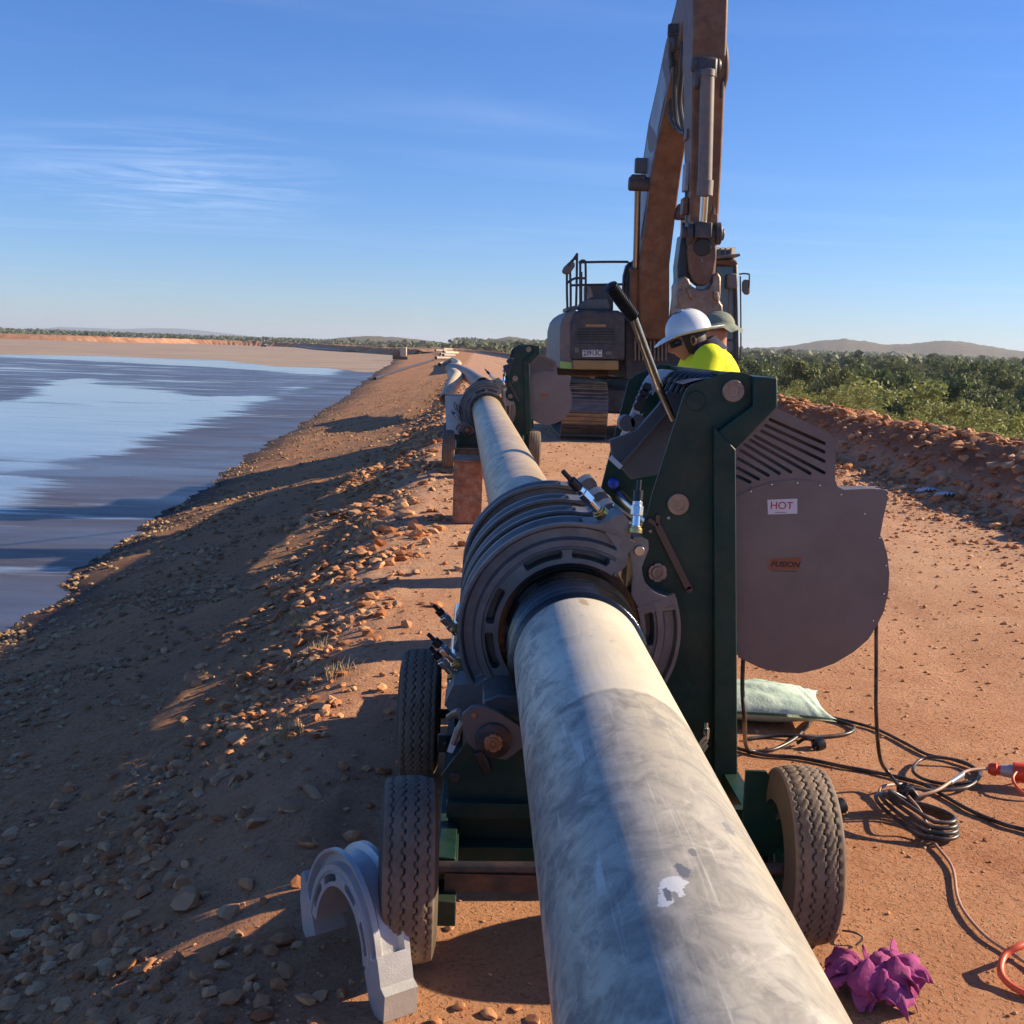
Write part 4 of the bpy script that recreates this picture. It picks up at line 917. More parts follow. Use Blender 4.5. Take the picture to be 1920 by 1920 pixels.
    for (a, b, c_, d_) in ((1100, 405, 1425, 548), (1075, 440, 1425, 600), (1050, 475, 1425, 655), (1010, 505, 1425, 725), (985, 530, 1340, 728), (950, 555, 1225, 720), (925, 590, 1155, 728), (910, 640, 1090, 740), (905, 695, 1030, 762), (905, 745, 980, 780)):
        p0 = at(*px2(a, b), YH); p1 = at(*px2(c_, d_), YH); d = (p1-p0).normalized(); n_ = Vector((-d.z, 0, d.x))*.0058; poly = []
        for c0, s0 in ((p0, 1), (p1, -1)):
            for k in range(7):
                an = pi/2+pi*k/6 if s0 == 1 else -pi/2+pi*k/6; v = c0+d*(.0058*cos(an))+n_*sin(an); poly.append((v.x, v.z))
        cg.ext(poly, YH-.02, YH+.03)
    try: cut(front, cg)
    except Exception as e: print('cut', e)
    # back sheet and edge wall of the casing
    o2 = xz(out, YH); cxm = sum(p[0] for p in o2)/len(o2); czm = sum(p[1] for p in o2)/len(o2); g = G()
    for i in range(1, len(o2)-3):
        a, b = o2[i], o2[i+1]; ia = (cxm+(a[0]-cxm)*.985, czm+(a[1]-czm)*.985); ib = (cxm+(b[0]-cxm)*.985, czm+(b[1]-czm)*.985)
        g.add([(ia[0], YH+.0045, ia[1]), (ib[0], YH+.0045, ib[1]), (ib[0], YH+.11, ib[1]), (ia[0], YH+.11, ia[1])], [(0, 1, 2, 3)])
    g.ext([(cxm+(a-cxm)*.985, czm+(b-czm)*.985) for a, b in o2], YH+.112, YH+.116); g.build('heater_back', 'sheet', r)
    # lower front sheet, a second layer with an arched top edge
    arc = xz([(1320, 960), (1370, 935), (1410, 915), (1450, 903), (1490, 899), (1530, 903), (1562, 913), (1566, 916)], YH)+xz(out[9:], YH)
    g = G(); g.ext(arc, YH-.0035, YH-.0008); g.build('heater_sheet', 'sheet', r)
    for a, b in ((1495, 905), (1537, 910), (1577, 927), (1663, 928), (1621, 963), (1649, 1008), (1661, 1060), (1657, 1113), (1637, 1163), (1447, 908), (1408, 921)):
        p = at(a, b, YH-.0035); g = G(); g.lathe(p, (0, -1, 0), [(.0042, 0), (.0042, .002), (.0028, .0042), (0, .005)], 12); g.build('rivet', 'chrome', r)
    # name strip
    p0 = at(1438, 1046, YH); p1 = at(1508, 1073, YH); yl = YH-.0045
    g = G(); g.ext(xz([(1438, 1045), (1508, 1043), (1508, 1073), (1438, 1073)], yl), yl, yl+.0008); g.build('name_label', 'sheet', r)
    g = G(); g.ext(xz([(1443, 1048), (1503, 1045), (1498, 1067), (1441, 1068)], yl), yl-.0012, yl-.0004); lb = g.build('logo', 'orangep', r)
    c_ = at(1472, 1058.5, yl-.0018); text('logo_text', 'FUSION', .026, c_, (pi/2, 0, 0), 'black', r, .0003, shear=.25, bold=.0008, xs=1.12)
    c_ = at(1470, 1071, yl-.0018); g = G()
    for k in range(16): g.box((c_.x-.042+k*.0056, yl-.0009, c_.z), (.0038, .0006, .0028))
    g.build('logo_small_print', 'black', r)
    # cart: rails, cross members, axles, lower plates
    YP = 3.36
    lp = xz([(838, 1462), (826, 1456), (878, 1386), (886, 1352), (905, 1336), (935, 1330), (975, 1345), (1030, 1380), (1180, 1420), (1300, 1450), (1300, 1640), (842, 1640)], YP)
    g = G(); g.ext(lp, YP, YP+.012); g.build('lower_plate', 'green', r, bevel=.002)
    g = G(); x0 = at(820, 1600, YP).x; x1 = at(1450, 1600, YP).x
    zb = at(900, 1600, YP-.05).z
    g.box(((x0+x1)/2, YP-.035, zb), (x1-x0, .065, .055)); g.build('cross_member', 'green', r, bevel=.003)
    g = G(); g.box(((x0+x1)/2, YP-.02, zb+.13), (x1-x0-.05, .035, .05)); g.build('cross_member', 'green', r, bevel=.003)
    for x_ in (x0+.035, x1-.035):
        g = G(); g.box((x_, 4.1, .155), (.06, 2.5, .07)); g.build('rail', 'green', r, bevel=.003)
    g = G(); g.box(((x0+x1)/2, 5.0, .2), (x1-x0, .06, .3)); g.build('cross_member', 'green', r, bevel=.003)
    for x_ in (.60, .06):
        g = G(); g.box((x_, 4.2, .30), (.02, 1.5, .22)); g.build('web_plate', 'green', r, bevel=.002)
    for y_ in (2.93, 4.24):
        g = G(); g.cyl((-.15, y_, .245), (.97, y_, .262), .018, n=16); g.box((.4, y_+.0, .215), (.9, .045, .05)); g.build('axle', 'darksteel', r)
    for x_ in (x0+.035, x1-.035):
        g = G(); g.bar((x_, 3.3, .17), (x_, 2.95, .235), .05, .06); g.build('axle_bracket', 'green', r, bevel=.003)
    g = G(); g.ext([(x1-.16, .20), (x1-.02, .20), (x1-.02, .34), (x1-.10, .46), (x1-.16, .46)], 3.14, 3.152); g.build('wheel_guard', 'green', r, bevel=.002)
    for c in ((-.148, 2.925, .247), (-.185, 4.24, .247), (.945, 3.03, .262), (.84, 4.30, .262)):
        wheel(r, c, c[0] < .3, R(3) if c[0] < 0 and c[1] < 3.5 else (R(-2) if c[0] > .5 else 0))
    # lower pivot: lug plates, bracket with hole, big nut
    lg = xz([(866, 1340), (884, 1325), (905, 1322), (935, 1335), (975, 1362), (990, 1395), (950, 1425), (905, 1420), (875, 1392), (868, 1370)], YP-.02); g = G(); g.ext(lg, YP-.022, YP-.0015); g.build('lug_plate', 'greysheet', r, bevel=.003)
    p = at(889, 1341, YP-.022); g = G(); g.lathe(p, (0, -1, 0), [(.0095, 0), (.0095, .003), (.007, .005), (0, .005)], 20); g.build('cap_screw', 'rustnut', r)
    p = at(925, 1388, YP-.024); g = G(); g.lathe(p, (0, -1, 0), [(.055, 0), (.055, .008), (.048, .012), (0, .012)], 40); g.build('pivot_disc', 'darksteel', r); locknut(p-Vector((0, .012, 0)), .0285, 'rustnut')
    for a, b in ((853, 1457),): p = at(a, b, YP); g = G(); g.lathe(p, (0, -1, 0), [(.017, 0), (.017, .004), (.014, .007), (0, .007)], 24); g.build('plug', 'darksteel', r)
    g = G(); g.bar(at(897, 1408, YP-.03), at(915, 1448, YP-.03), .03, .03); g.build('bolt_head', 'blackpl', r, bevel=.004)
    ar = xz([(905, 1300), (935, 1288), (965, 1292), (1000, 1300), (1020, 1330), (1000, 1370), (950, 1350), (905, 1345)], 3.6); g = G(); g.ext(ar, 3.52, 3.74); g.build('swing_arm', 'castalu', r, bevel=.006)
    # small things hanging at the left: tag, strap, bracket
    g = G(); g.ext(xz([(853, 1363), (865, 1367), (862, 1385), (848, 1412), (838, 1409)], 3.4), 3.397, 3.40); g.build('tag', 'white', r)
    g = G(); g.tube([at(842, 1345, 3.45), at(860, 1335, 3.4), at(868, 1350, 3.4), at(858, 1372, 3.4), at(850, 1395, 3.4)], .012, 8, 4); g.build('hose', 'bronze', r)
    g = G(); g.box(at(835, 1393, 3.6), (.05, .02, .06)); g.cyl(at(836, 1393, 3.58)-Vector((0, .012, 0)), at(836, 1393, 3.58), .008); g.build('bracket', 'blackpl', r, bevel=.003)
    g = G(); a = gp(850, 1560, .06)
    for k in range(3): g.tube([at(1325, 1380+k*9, 3.8), at(1310, 1400+k*12, 3.72), at(1318, 1440, 3.7)], .006, 6, 4)
    g.build('hydraulic_hose', 'rubhose', r)
    g = G(); p = at(1322, 1385, 3.8); g.cyl(p, p+Vector((0, 0, .04)), .014, n=6); g.cyl(p+Vector((0, 0, .04)), p+Vector((0, 0, .06)), .009); g.build('fitting', 'chrome', r)
    return r
m1 = welding_machine('near green pipe welding machine with a white HOT sign on its heater casing')
# copy for the far machine before the details only the near one has
m2 = copytree(m1, None, skip=('logo_text', 'logo_small_print', 'tag'))
m2['label'] = 'far green pipe welding machine in front of the excavator track'
m2.location = Vector((.335-.20, 4.4+11.5, .09))
# details of the near machine
yl = 3.9255
g = G(); g.ext(xz([(1439, 937), (1495, 935), (1495, 963), (1440, 964.5)], yl), yl, yl+.0008); g.build('warning_label', 'label', m1)
c_ = at(1465.5, 948.5, yl-.0006); text('warning_text', 'HOT', .036, c_, (pi/2, R(-1), 0), 'red', m1, .0003, bold=.0003, xs=1.05)
c_ = at(1464, 961, yl-.0006); g = G()
for k in range(11): g.box((c_.x-.019+k*.0036, yl-.0004, c_.z+k*.00006), (.0026, .0004, .0022))
g.build('small_print', 'black', m1)
# long pump lever with ribbed grip
t0 = at(1262, 787, 4.35); tb_ = at(1236, 728, 4.30); tg = at(1186, 592, 4.10); tt = at(1144, 535, 4.02)
lv = G(); lv.cyl(t0, tb_, .012, .015); lv.cyl(tb_, tg, .0155, n=24); lever = lv.build('pump_lever', 'steel', m1)
g = G(); d = tt-tg
nn = 17; prof = []
for k in range(nn): prof += [(.0165, k/nn*d.length), (.0245, (k+.2)/nn*d.length), (.0245, (k+.4)/nn*d.length), (.0165, (k+.6)/nn*d.length)]
g.lathe(tg, d, [(0, -.004), (.024, -.004)]+prof+[(.018, d.length), (0, d.length+.008)], 28); g.build('grip', 'blackpl', lever, sharp=30)
# heater cable hanging from the casing
def cable(name, pts, r, m, label, cat='cable', group=None, sub=8, n=8):
    g = G(); g.tube(pts, r, n, sub); o = g.build(name, m, None, sharp=80); return tag(o, label, cat, group)
dk = 3.98
cable('hanging_cable', [at(1643, 1160, dk), at(1643, 1250, dk), at(1643, 1340, dk), gp(1650, 1420, .14), gp(1668, 1452, .06), gp(1700, 1490, .05), gp(1712, 1500, .03)], .0075, 'cord', 'black cable hanging from the right edge of the heater casing down to the coil')
cable('hanging_cable', [at(1394, 1222, dk), at(1392, 1290, dk), at(1396, 1350, dk), gp(1398, 1395, .08), gp(1410, 1408, .012), gp(1450, 1405, .01), gp(1490, 1385, .012), gp(1510, 1365, .02), gp(1530, 1345, .012), gp(1565, 1350, .01), gp(1600, 1362, .01), gp(1590, 1375, .01), gp(1545, 1381, .01), gp(1500, 1380, .018), gp(1450, 1380, .01), gp(1400, 1385, .01)], .008, 'cord', 'black cable from under the casing looping over the dirt by the green bag')
cable('extension_cord', [gp(1380, 1275, .01), gp(1430, 1300, .01), gp(1490, 1330, .01), gp(1560, 1345, .01), gp(1640, 1366, .01), gp(1700, 1395, .01), gp(1740, 1415, .01), gp(1790, 1425, .012), gp(1835, 1445, .01), gp(1830, 1462, .02), gp(1780, 1470, .01), gp(1735, 1462, .01), gp(1712, 1445, .02), gp(1725, 1425, .02), gp(1760, 1420, .03), gp(1810, 1430, .02), gp(1836, 1452, .02), gp(1815, 1475, .02), gp(1760, 1482, .02), gp(1715, 1478, .03), gp(1700, 1472, .03)], .007, 'cord', 'dark extension cord crossing the road and looping beside the orange plug')
cable('extension_cord', [gp(1380, 1402, .01), gp(1430, 1415, .01), gp(1500, 1421, .01), gp(1580, 1437, .01), gp(1660, 1452, .01), gp(1730, 1470, .01), gp(1770, 1492, .01), gp(1820, 1520, .01), gp(1880, 1545, .01), gp(1935, 1560, .01), gp(2050, 1600, .01)], .0078, 'cord', 'thick black lead running from under the machine to the right edge of the photo')
cable('extension_cord', [gp(1690, 1470, .02), gp(1655, 1475, .03), gp(1652, 1492, .02), gp(1690, 1497, .02), gp(1730, 1490, .03), gp(1760, 1480, .04), gp(1790, 1460, .05), gp(1815, 1445, .06), gp(1852, 1441, .06)], .0065, 'tancord', 'tan lead running through a loop to the orange plug')
# coil of cable hung on itself
cc = gp(1718, 1522, .06)
g = G(); 
for k in range(4):
    pts = []
    rx = .105-.012*k; ry = .155-.014*k; ang = R(30+6*k)
    for i in range(33):
        a = i/32*2*pi+k*.4; u, v = rx*cos(a), ry*sin(a); pts.append(cc+Vector((u*cos(ang)-v*sin(ang)+.006*k, u*sin(ang)+v*cos(ang), .012*k-.035+.05*max(0, math.sin(a-.6)))))
    g.tube(pts, .0075, 8)
pk = gp(1700, 1487, .07)
for k in range(5): g.tube([pk+Vector((.028*cos(R(72*i+20*k)), -.006+.012*k-.02, .025*math.sin(R(72*i+20*k)))) for i in range(6)], .0075, 8)
tag(g.build('cable_coil', 'cord', None, sharp=80), 'hanked black cable coil lying on the dirt right of the front wheel', 'cable coil')
cable('tan_cord', [gp(1700, 1490, .07), gp(1722, 1515, .08), gp(1738, 1545, .04), gp(1752, 1580, .012), gp(1785, 1625, .01), gp(1795, 1680, .01), gp(1812, 1715, .01), gp(1850, 1757, .01), gp(1900, 1790, .01), gp(1960, 1830, .01)], .005, 'tancord', 'thin tan cord wandering across the dirt towards the bottom right corner')
cable('orange_cord', [gp(1960, 1760, .05), gp(1915, 1773, .06), gp(1885, 1790, .045), gp(1876, 1820, .03), gp(1892, 1845, .015), gp(1930, 1866, .01), gp(1990, 1880, .01)], .0095, 'orcord', 'orange cord curling in at the bottom right corner')
cable('orange_cord', [gp(1960, 1440, .05), gp(1918, 1442, .07), gp(1900, 1455, .06), gp(1904, 1472, .04), gp(1925, 1490, .02), gp(1970, 1500, .01)], .006, 'orcord', 'orange cord looping beside the orange plug at the right edge')
pl = thing('plug_connector', gp(1875, 1443, .05), 'orange and clear plug connector at the right edge of the photo', 'plug'); b = gp(1852, 1441, .055); e = gp(1925, 1450, .055); d = (e-b)
g = G(); g.lathe(b, d, [(.0, 0), (.016, 0), (.024, .012), (.026, .03), (.020, .034), (.020, .045)], 20); g.build('gland', 'orpl', pl)
g = G(); g.lathe(b, d, [(.021, .045), (.024, .06), (.026, .088), (0, .088)], 20); g.build('plug_body', 'clear', pl)
g = G(); g.lathe(b, d, [(.034, .088), (.038, .092), (.038, .135), (.034, .138), (0, .138)], 12); g.build('locking_ring', 'orpl', pl)
g = G(); g.lathe(b, d, [(.030, .138), (.030, .26), (.02, .27), (0, .27)], 20); g.build('socket_body', 'clear', pl)
cable('tape_wrap', [gp(1782, 1467, .045), gp(1805, 1452, .055)], .010, 'tape', 'short silver tape wrap round the lead near the orange plug', 'tape', sub=2)
cable('wire_offcut', [gp(1580, 1745, .008), gp(1600, 1748, .03), gp(1618, 1758, .02), gp(1605, 1772, .008)], .003, 'cord', 'thin dark wire offcut on the dirt above the purple rag', 'wire')
for a, b, lab in ((1535, 1395, 'small dark wheel clamp lying beside the green bag'), (1573, 1512, 'small dark cable lug on the dirt right of the front tyre')):
    g = G(); p = gp(a, b, .02); g.lathe(p, (.8, .3, .2), [(.012, -.02), (.028, -.018), (.030, 0), (.028, .018), (.012, .02)], 18); g.tube([p, p+Vector((-.05, .01, .02)), p+Vector((-.08, .03, -.01))], .008, 6, 3)
    tag(g.build('cable_end', 'blackpl'), lab, 'fitting')

# woven bag of sand
def pillow(name, c, sx, sy, sz, rz, m, label, cat, fold=.012):
    A = []; n1, n2 = 56, 40
    for sgn in (1, -1):
        rows = []
        for i in range(n1+1):
            u = -1+2*i/n1; row = []
            for j in range(n2+1):
                v = -1+2*j/n2; q = (max(0, 1-abs(u)**2.2))**.75*(max(0, 1-abs(v)**2.2))**.7
                f = float(fbm(np.array(u*3.1+5), np.array(v*4.2+2), 4)); cr_ = fold*math.sin(u*34+v*5)*(abs(u) > .55)*(abs(u)-.55)*2.2
                px_ = u*(.90+.12*abs(v)**3); py_ = v*(.86+.16*abs(u)**3)
                zz = sz*(.5+.5*sgn*q)+(f*.025+cr_)*(sgn > 0)*q**.5; zz = zz if sgn > 0 else max(0, sz*.42*(1-q))
                row.append((px_*sx, py_*sy, zz))
            rows.append(row)
        A.append(rows)
    g = G(); g.grid(A[0]); g.grid(A[1]); rot = Matrix.Rotation(rz, 3, 'Z'); g.v = [tuple(rot @ Vector(v)+Vector(c)) for v in g.v]
    return tag(g.build(name, m, None, sharp=70), label, cat)
bc = gp(1420, 1368, 0.005); pillow('sand_bag', (bc.x+.04, bc.y+.17, bc.z), .30, .21, .16, R(-6), 'bag', 'pale green woven bag lying full behind the green column', 'sandbag')
# crumpled rag
rc = gp(1650, 1868, 0); RG = G(); rr_ = random.Random(5)
for k in range(15):
    a = k*2*pi/15*4+rr_.uniform(-.3, .3); L_ = rr_.uniform(.06, .105); W_ = rr_.uniform(.055, .085); h_ = rr_.uniform(.035, .085)*(1.0 if k < 9 else 1.25); ph = rr_.uniform(0, 6); tp = rr_.uniform(-.004, .045)
    d_ = Vector((cos(a), math.sin(a), 0)); n_ = Vector((-math.sin(a), cos(a), 0)); o_ = Vector((rr_.uniform(-.035, .035), rr_.uniform(-.035, .035), 0)); A = []
    for i in range(17):
        t_ = i/16; row = []
        for j in range(15):
            w_ = -1+2*j/14; z_ = .012+h_*math.sin(pi*min(1, t_*.85+.12))**.8+tp*t_**3+.013*math.sin(w_*4.5+ph+t_*2.5)*(.4+t_)+.007*math.sin(w_*11+t_*9+ph)-.022*w_*w_*(1-t_*.5)
            p_ = rc+o_+d_*(L_*t_*(1+.10*math.sin(w_*5+ph)))+n_*(w_*W_*(.55+.55*t_)+.010*math.sin(t_*7+ph)); row.append((p_.x, p_.y, rc.z+max(.003, z_)))
        A.append(row)
    RG.grid(A)
g = RG; o = g.build('rag', 'rag', None, sharp=180, fix=False); q = o.modifiers.new('s', 'SOLIDIFY'); q.thickness = .002; tag(o, 'crumpled purple rag on the dirt at the bottom right', 'rag')

# loose clamp half standing on the ground
LC = (-.285, .05); 
def loose():
    r = thing('loose_clamp_jaw', (-.20, 2.78, 0), 'bright loose half clamp standing on the dirt against the front left tyre', 'clamp')
    A0 = gp(742, 1915, 0); B0 = gp(600, 1790, 0)
    # build in its own upright frame: local x along the span, y across the width, z up
    o = jaw('jaw_casting', None, -.06, .06, -82, 78, mt='newalu', slots=((-72, -47), (-38, -12), (8, 30), (45, 70)), C=(0, 0),
            ears=([(.0+.378*math.sin(R(70)), .378*math.cos(R(70))), (.385, .07), (.40, .035), (.44, .02), (.44, -.075), (.36, -.085), (.30, -.05), (.25, .03), (.26, .08)],
                  [(-.35, .13), (-.40, .17), (-.425, .15), (-.425, .04), (-.385, -.06), (-.35, -.08), (-.245, -.03), (-.30, .05)]))
    o.parent = r; return r, o
lr, lo = loose()
cg = G(); cg.box((.45, -.0, -.04), (.10, .028, .30)); cg.box((.44, 0, -.075), (.12, .08, .022))
try: cut(lo, cg)
except Exception as e: print('cut', e)
lo.data.materials.clear(); lo.data.materials.append(M['newalu'])
LA, LB = Vector((-.125, 2.60, 0)), Vector((-.405, 3.02, 0))
dv = (LA-LB); sc_ = .92
lr.location = (LA+LB)/2+Vector((-.015, .02, .065)); lr.rotation_euler = (0, R(3), math.atan2(dv.y, dv.x)); lr.scale = (sc_*.74,)*3
lr.scale = (.56, .80, .74)

# rust red skid box under the far pipe
p = atz(848, 978, .02); q = atz(915, 980, .02); bx = thing('steel_skid', (p.x+.2, p.y+.3, 0), 'rust red steel stand under the tan pipe between the machines', 'pipe stand')
g = G(); g.ext([(p.x, .0), (p.x+.27, .0), (p.x+.27, .57), (p.x+.0, .57)], 10.55, 10.57); g.build('front_plate', 'rustbox', bx, bevel=.003)
for q_ in (0, .25): g = G(); g.ext([(p.x+q_, .0), (p.x+q_+.02, .0), (p.x+q_+.02, .57), (p.x+q_, .57)], 10.573, 11.1); g.build('side_plate', 'rustbox', bx)
g = G(); g.box((p.x+.135, 10.83, .582), (.29, .56, .02)); g.build('top_plate', 'rustbox', bx, bevel=.003)

# pipe stub leaning beside the far clamp, with marker scrawl
s0 = at(843, 742, 14.9); s1 = at(868, 790, 14.9); c0 = at(856, 765, 15.3)
st_ = thing('pipe_stub', (c0.x, c0.y, hz(c0.x, c0.y)), 'short grey white pipe offcut standing beside the far clamp', 'pipe offcut')
g = G(); zb = hz(c0.x, c0.y); g.lathe((c0.x+.13, 15.5, zb), (-.06, 0, 1), [(.235, 0), (.235, c0.z-zb+.17), (.21, c0.z-zb+.17), (.21, 0)], 48, True); g.build('pipe_wall', 'stub', st_)
g = G()
for k in range(3): b_ = at(853+k*5, 762+k*4, 15.2); g.tube([b_+Vector((.02*cos(t*1.3+k)+.01*t*.3, 0, .05*math.sin(t*1.1+k))) for t in range(7)], .005, 5, 3)
g.build('marker_scrawl', 'black', st_)

# loose pipes along the crest
def loosepipe(name, pts, r, m, label, cat='pipe', group=None):
    g = G(); P = smooth([Vector(p) for p in pts], 8); n = 36
    def ringset(rad):
        x = (P[1]-P[0]).orthogonal().normalized(); out = []
        for i, p_ in enumerate(P):
            T = (P[min(i+1, len(P)-1)]-P[max(i-1, 0)]).normalized(); x_ = (x-T*x.dot(T)).normalized(); x = x_; y_ = T.cross(x_)
            out.append([tuple(p_+x_*rad*cos(2*pi*k/n)+y_*rad*math.sin(2*pi*k/n)) for k in range(n)])
        return out
    a, b = ringset(r), ringset(r*.9); L_ = len(a); A = a+b[::-1]+[a[0]]
    g.grid(A, cv=True); return tag(g.build(name, m, None, sharp=50), label, cat, group)
def q3(px, py, Y, dz=0):
    p = at(px, py, Y); return Vector((p.x, p.y, hz(p.x, p.y)+dz))
b0 = gp(836, 750, .22)
loosepipe('pipe_bend', [b0, at(848, 723, b0.y+1.0), at(856, 709, b0.y+2.2), at(850, 702, b0.y+3.6)], .20, 'cream', 'sunlit tan pipe bend with its dark mouth open towards the camera')
loosepipe('pipe_bend', [at(846, 692, 40), at(862, 696, 38), at(884, 707, 34.5), at(905, 722, 31)], .22, 'greyp', 'shaded grey pipe bend lying just behind the tan one')
loosepipe('loose_pipe', [gp(824, 684, .15), gp(838, 679, .2), gp(851, 673, .3)], .20, 'cream', 'short yellow pipe length on the crest behind the bends')
loosepipe('loose_pipe', [gp(848, 690, .25), gp(858, 686, .25), gp(858, 680, .25), gp(848, 674, .3)], .25, 'cream', 'curved tan pipe lying beside the short yellow one')
loosepipe('loose_pipe', [gp(786, 662, .2), gp(804, 650, .3)], .27, 'cream', 'cream pipe lying across the top of the bank in the distance')
loosepipe('black_pipe', [gp(703, 710, .11), gp(740, 697, .11), gp(790, 682, .11), gp(812, 675, .11)], .12, 'blkpipe', 'long black pipe lying down the bank towards the pond')
for k in range(11):
    a = 826+random.uniform(0, 20); b = 649+k*2.6; p = gp(a, b, 0); z_ = p.z; s__ = min(1, 60/p.y)
    dd = Vector((random.uniform(.4, 1.2), random.uniform(.6, 1.8), 0)); P0 = Vector((p.x, p.y, z_+.25))
    loosepipe('stacked_pipe', [P0-dd, P0, P0+dd], .24, 'greyp' if k % 3 else 'cream', 'dusty pipe offcut in the heap along the crest', 'pipe offcut', 'pipe offcuts heaped along the crest')
loosepipe('poly_line', [atz(a_, b_, PZ+.3) for a_, b_ in ((505, 645), (560, 650), (620, 656), (700, 659), (760, 655))], .38, 'blkpipe', 'dark poly line running along the foot of the far bank')
loosepipe('poly_line', [atz(497, 649, PZ+.2), atz(505, 640, PZ+.6)+Vector((0, -20, 1.0))], .5, 'stub', 'pale outlet pipe at the bend of the far bank')
# far yellow skip-shaped machine
p = at(756, 639, 190); z_ = hz(p.x, 190); yb = thing('site_machine', (p.x, 190, z_), 'small yellow box of a site machine far down the dam crest', 'machine')
g = G(); g.box((p.x+.1, 190, z_+1.35), (1.0, 1.6, 1.4)); g.build('cabin', 'cream', yb, bevel=.08)
g = G(); g.box((p.x-1.0, 190.2, z_+.9), (1.3, 1.8, .8)); g.bar((p.x-1.6, 190, z_+1.0), (p.x-1.2, 189.6, z_+1.9), .15, .2); g.build('engine_hood', 'exc', yb, bevel=.08)
g = G(); g.box((p.x-.4, 190, z_+.3), (2.4, 2.0, .5)); g.build('track_frame', 'blackpl', yb, bevel=.1)
# litter by the berm
for a, b, lab in ((1775, 930, 'crumpled white plastic at the foot of the berm'), (1740, 922, 'small pale wrapper left of the white plastic')):
    p = gp(a, b, .02); g = G(); A = []
    for i in range(14): A.append([(p.x+(u := -1+2*i/13)*.13+.03*math.sin(j), p.y+(-1+2*j/9)*.09, p.z+.05*abs(math.sin(i*1.3+j*.9))*(1-u*u)+.01) for j in range(10)])
    g.grid(A); tag(g.build('litter', 'litter', None, sharp=30, fix=False), lab, 'litter')
# dry grass tufts
def tuft(x, y, n, hgt, label):
    g = G(); z = hz(x, y)
    for k in range(n):
        a = random.random()*6.28; l_ = hgt*random.uniform(.4, 1); bx_, by_ = x+random.gauss(0, .05), y+random.gauss(0, .05); lean = random.uniform(.1, .7)
        g.tube([(bx_, by_, z-.01), (bx_+cos(a)*l_*lean*.4, by_+math.sin(a)*l_*lean*.4, z+l_*.6), (bx_+cos(a)*l_*lean, by_+math.sin(a)*l_*lean, z+l_*.9)], [.0022, .0018, .0006], 3, 2)
    tag(g.build('grass_tuft', 'straw', None, fix=False), label, 'grass tuft', 'dry grass tufts on the pond side')
for a, b, n_, h_ in ((808, 745, 90, .5), (830, 735, 60, .4), (770, 765, 50, .3), (700, 990, 40, .16), (560, 1170, 50, .12), (640, 1265, 40, .10), (545, 1385, 40, .14), (790, 820, 40, .2), (1010, 912, 10, .06), (600, 1220, 30, .1)):
    p = gp(a, b, 0); tuft(p.x, p.y, n_, h_, 'tuft of dry straw coloured grass among the stones')

# ------------------------------------------------------------------ excavator, facing the camera, boom raised
EX = thing('excavator', (2.97, 22.0, .08), 'large dusty orange excavator with raised boom standing on the dam road', 'excavator')
def pxe(pts, Y): return xz(pts, Y)
# tracks
def side_loop(n=46, ln=4.3, hgt=.98, r=.46):
    pts = []; per = 2*(ln-2*r)+2*pi*r; 
    for i in range(n):
        s = per*i/n; a = ln-2*r
        if s < a: y, z, an = r+s, 0, 0
        elif s < a+pi*r: t = (s-a)/r; y, z, an = ln-r+r*math.sin(t), r-r*cos(t), t
        elif s < 2*a+pi*r: y, z, an = ln-r-(s-a-pi*r), 2*r, pi
        else: t = (s-2*a-pi*r)/r; y, z, an = r-r*math.sin(t), r+r*cos(t), pi+t
        pts.append((y, z, an))
    return pts
g = G(); g.box((0, 0, 0), (.80, .235, .03)); 
for q in (-.085, -.01, .07): g.box((0, q, -.035 if q == -.085 else -.025), (.80, .018, .055 if q == -.085 else .035))
for sx in (-.16, .16):
    for sy in (-.045, .035): g.cyl((sx, sy, -.015), (sx, sy, -.032), .02, n=6)
shoe = g.build('track_shoe', 'shoe', None, bevel=.0); SH = [True]
for cx, nm in ((at(1096, 770, 20).x, 0), (4.02, 1)):
    tz = .075 if nm == 0 else .15
    g = G(); g.ext([(19.92+.35, tz+.12), (19.98+3.9, tz+.12), (23.95, tz+.45), (23.7, tz+.82), (20.35, tz+.82), (20.08, tz+.45)], cx-.16, cx+.16, ax=0)
    tf = g.build('track_frame', 'excd', EX, bevel=.03)
    for yy_ in (20.36, 23.78): g = G(); g.cyl((cx-.10, yy_, tz+.46), (cx+.10, yy_, tz+.46), .38, n=30); g.build('idler_wheel', 'shoe', EX, bevel=.02)
    for (y_, z_, an) in side_loop():
        o = shoe if SH[0] else shoe.copy()
        if not SH[0]: COL.objects.link(o)
        SH[0] = False; o.parent = EX
        o.location = Vector((cx, 19.9+y_, tz+z_+.02))-EX.location; o.rotation_euler = (an, 0, 0)
# car body between the tracks, slew ring
g = G(); g.box((2.97, 22, .72), (1.7, 2.2, .45)); g.cyl((2.97, 22, .9), (2.97, 22, 1.13), .75, n=40); g.build('car_body', 'excd', EX, bevel=.04)
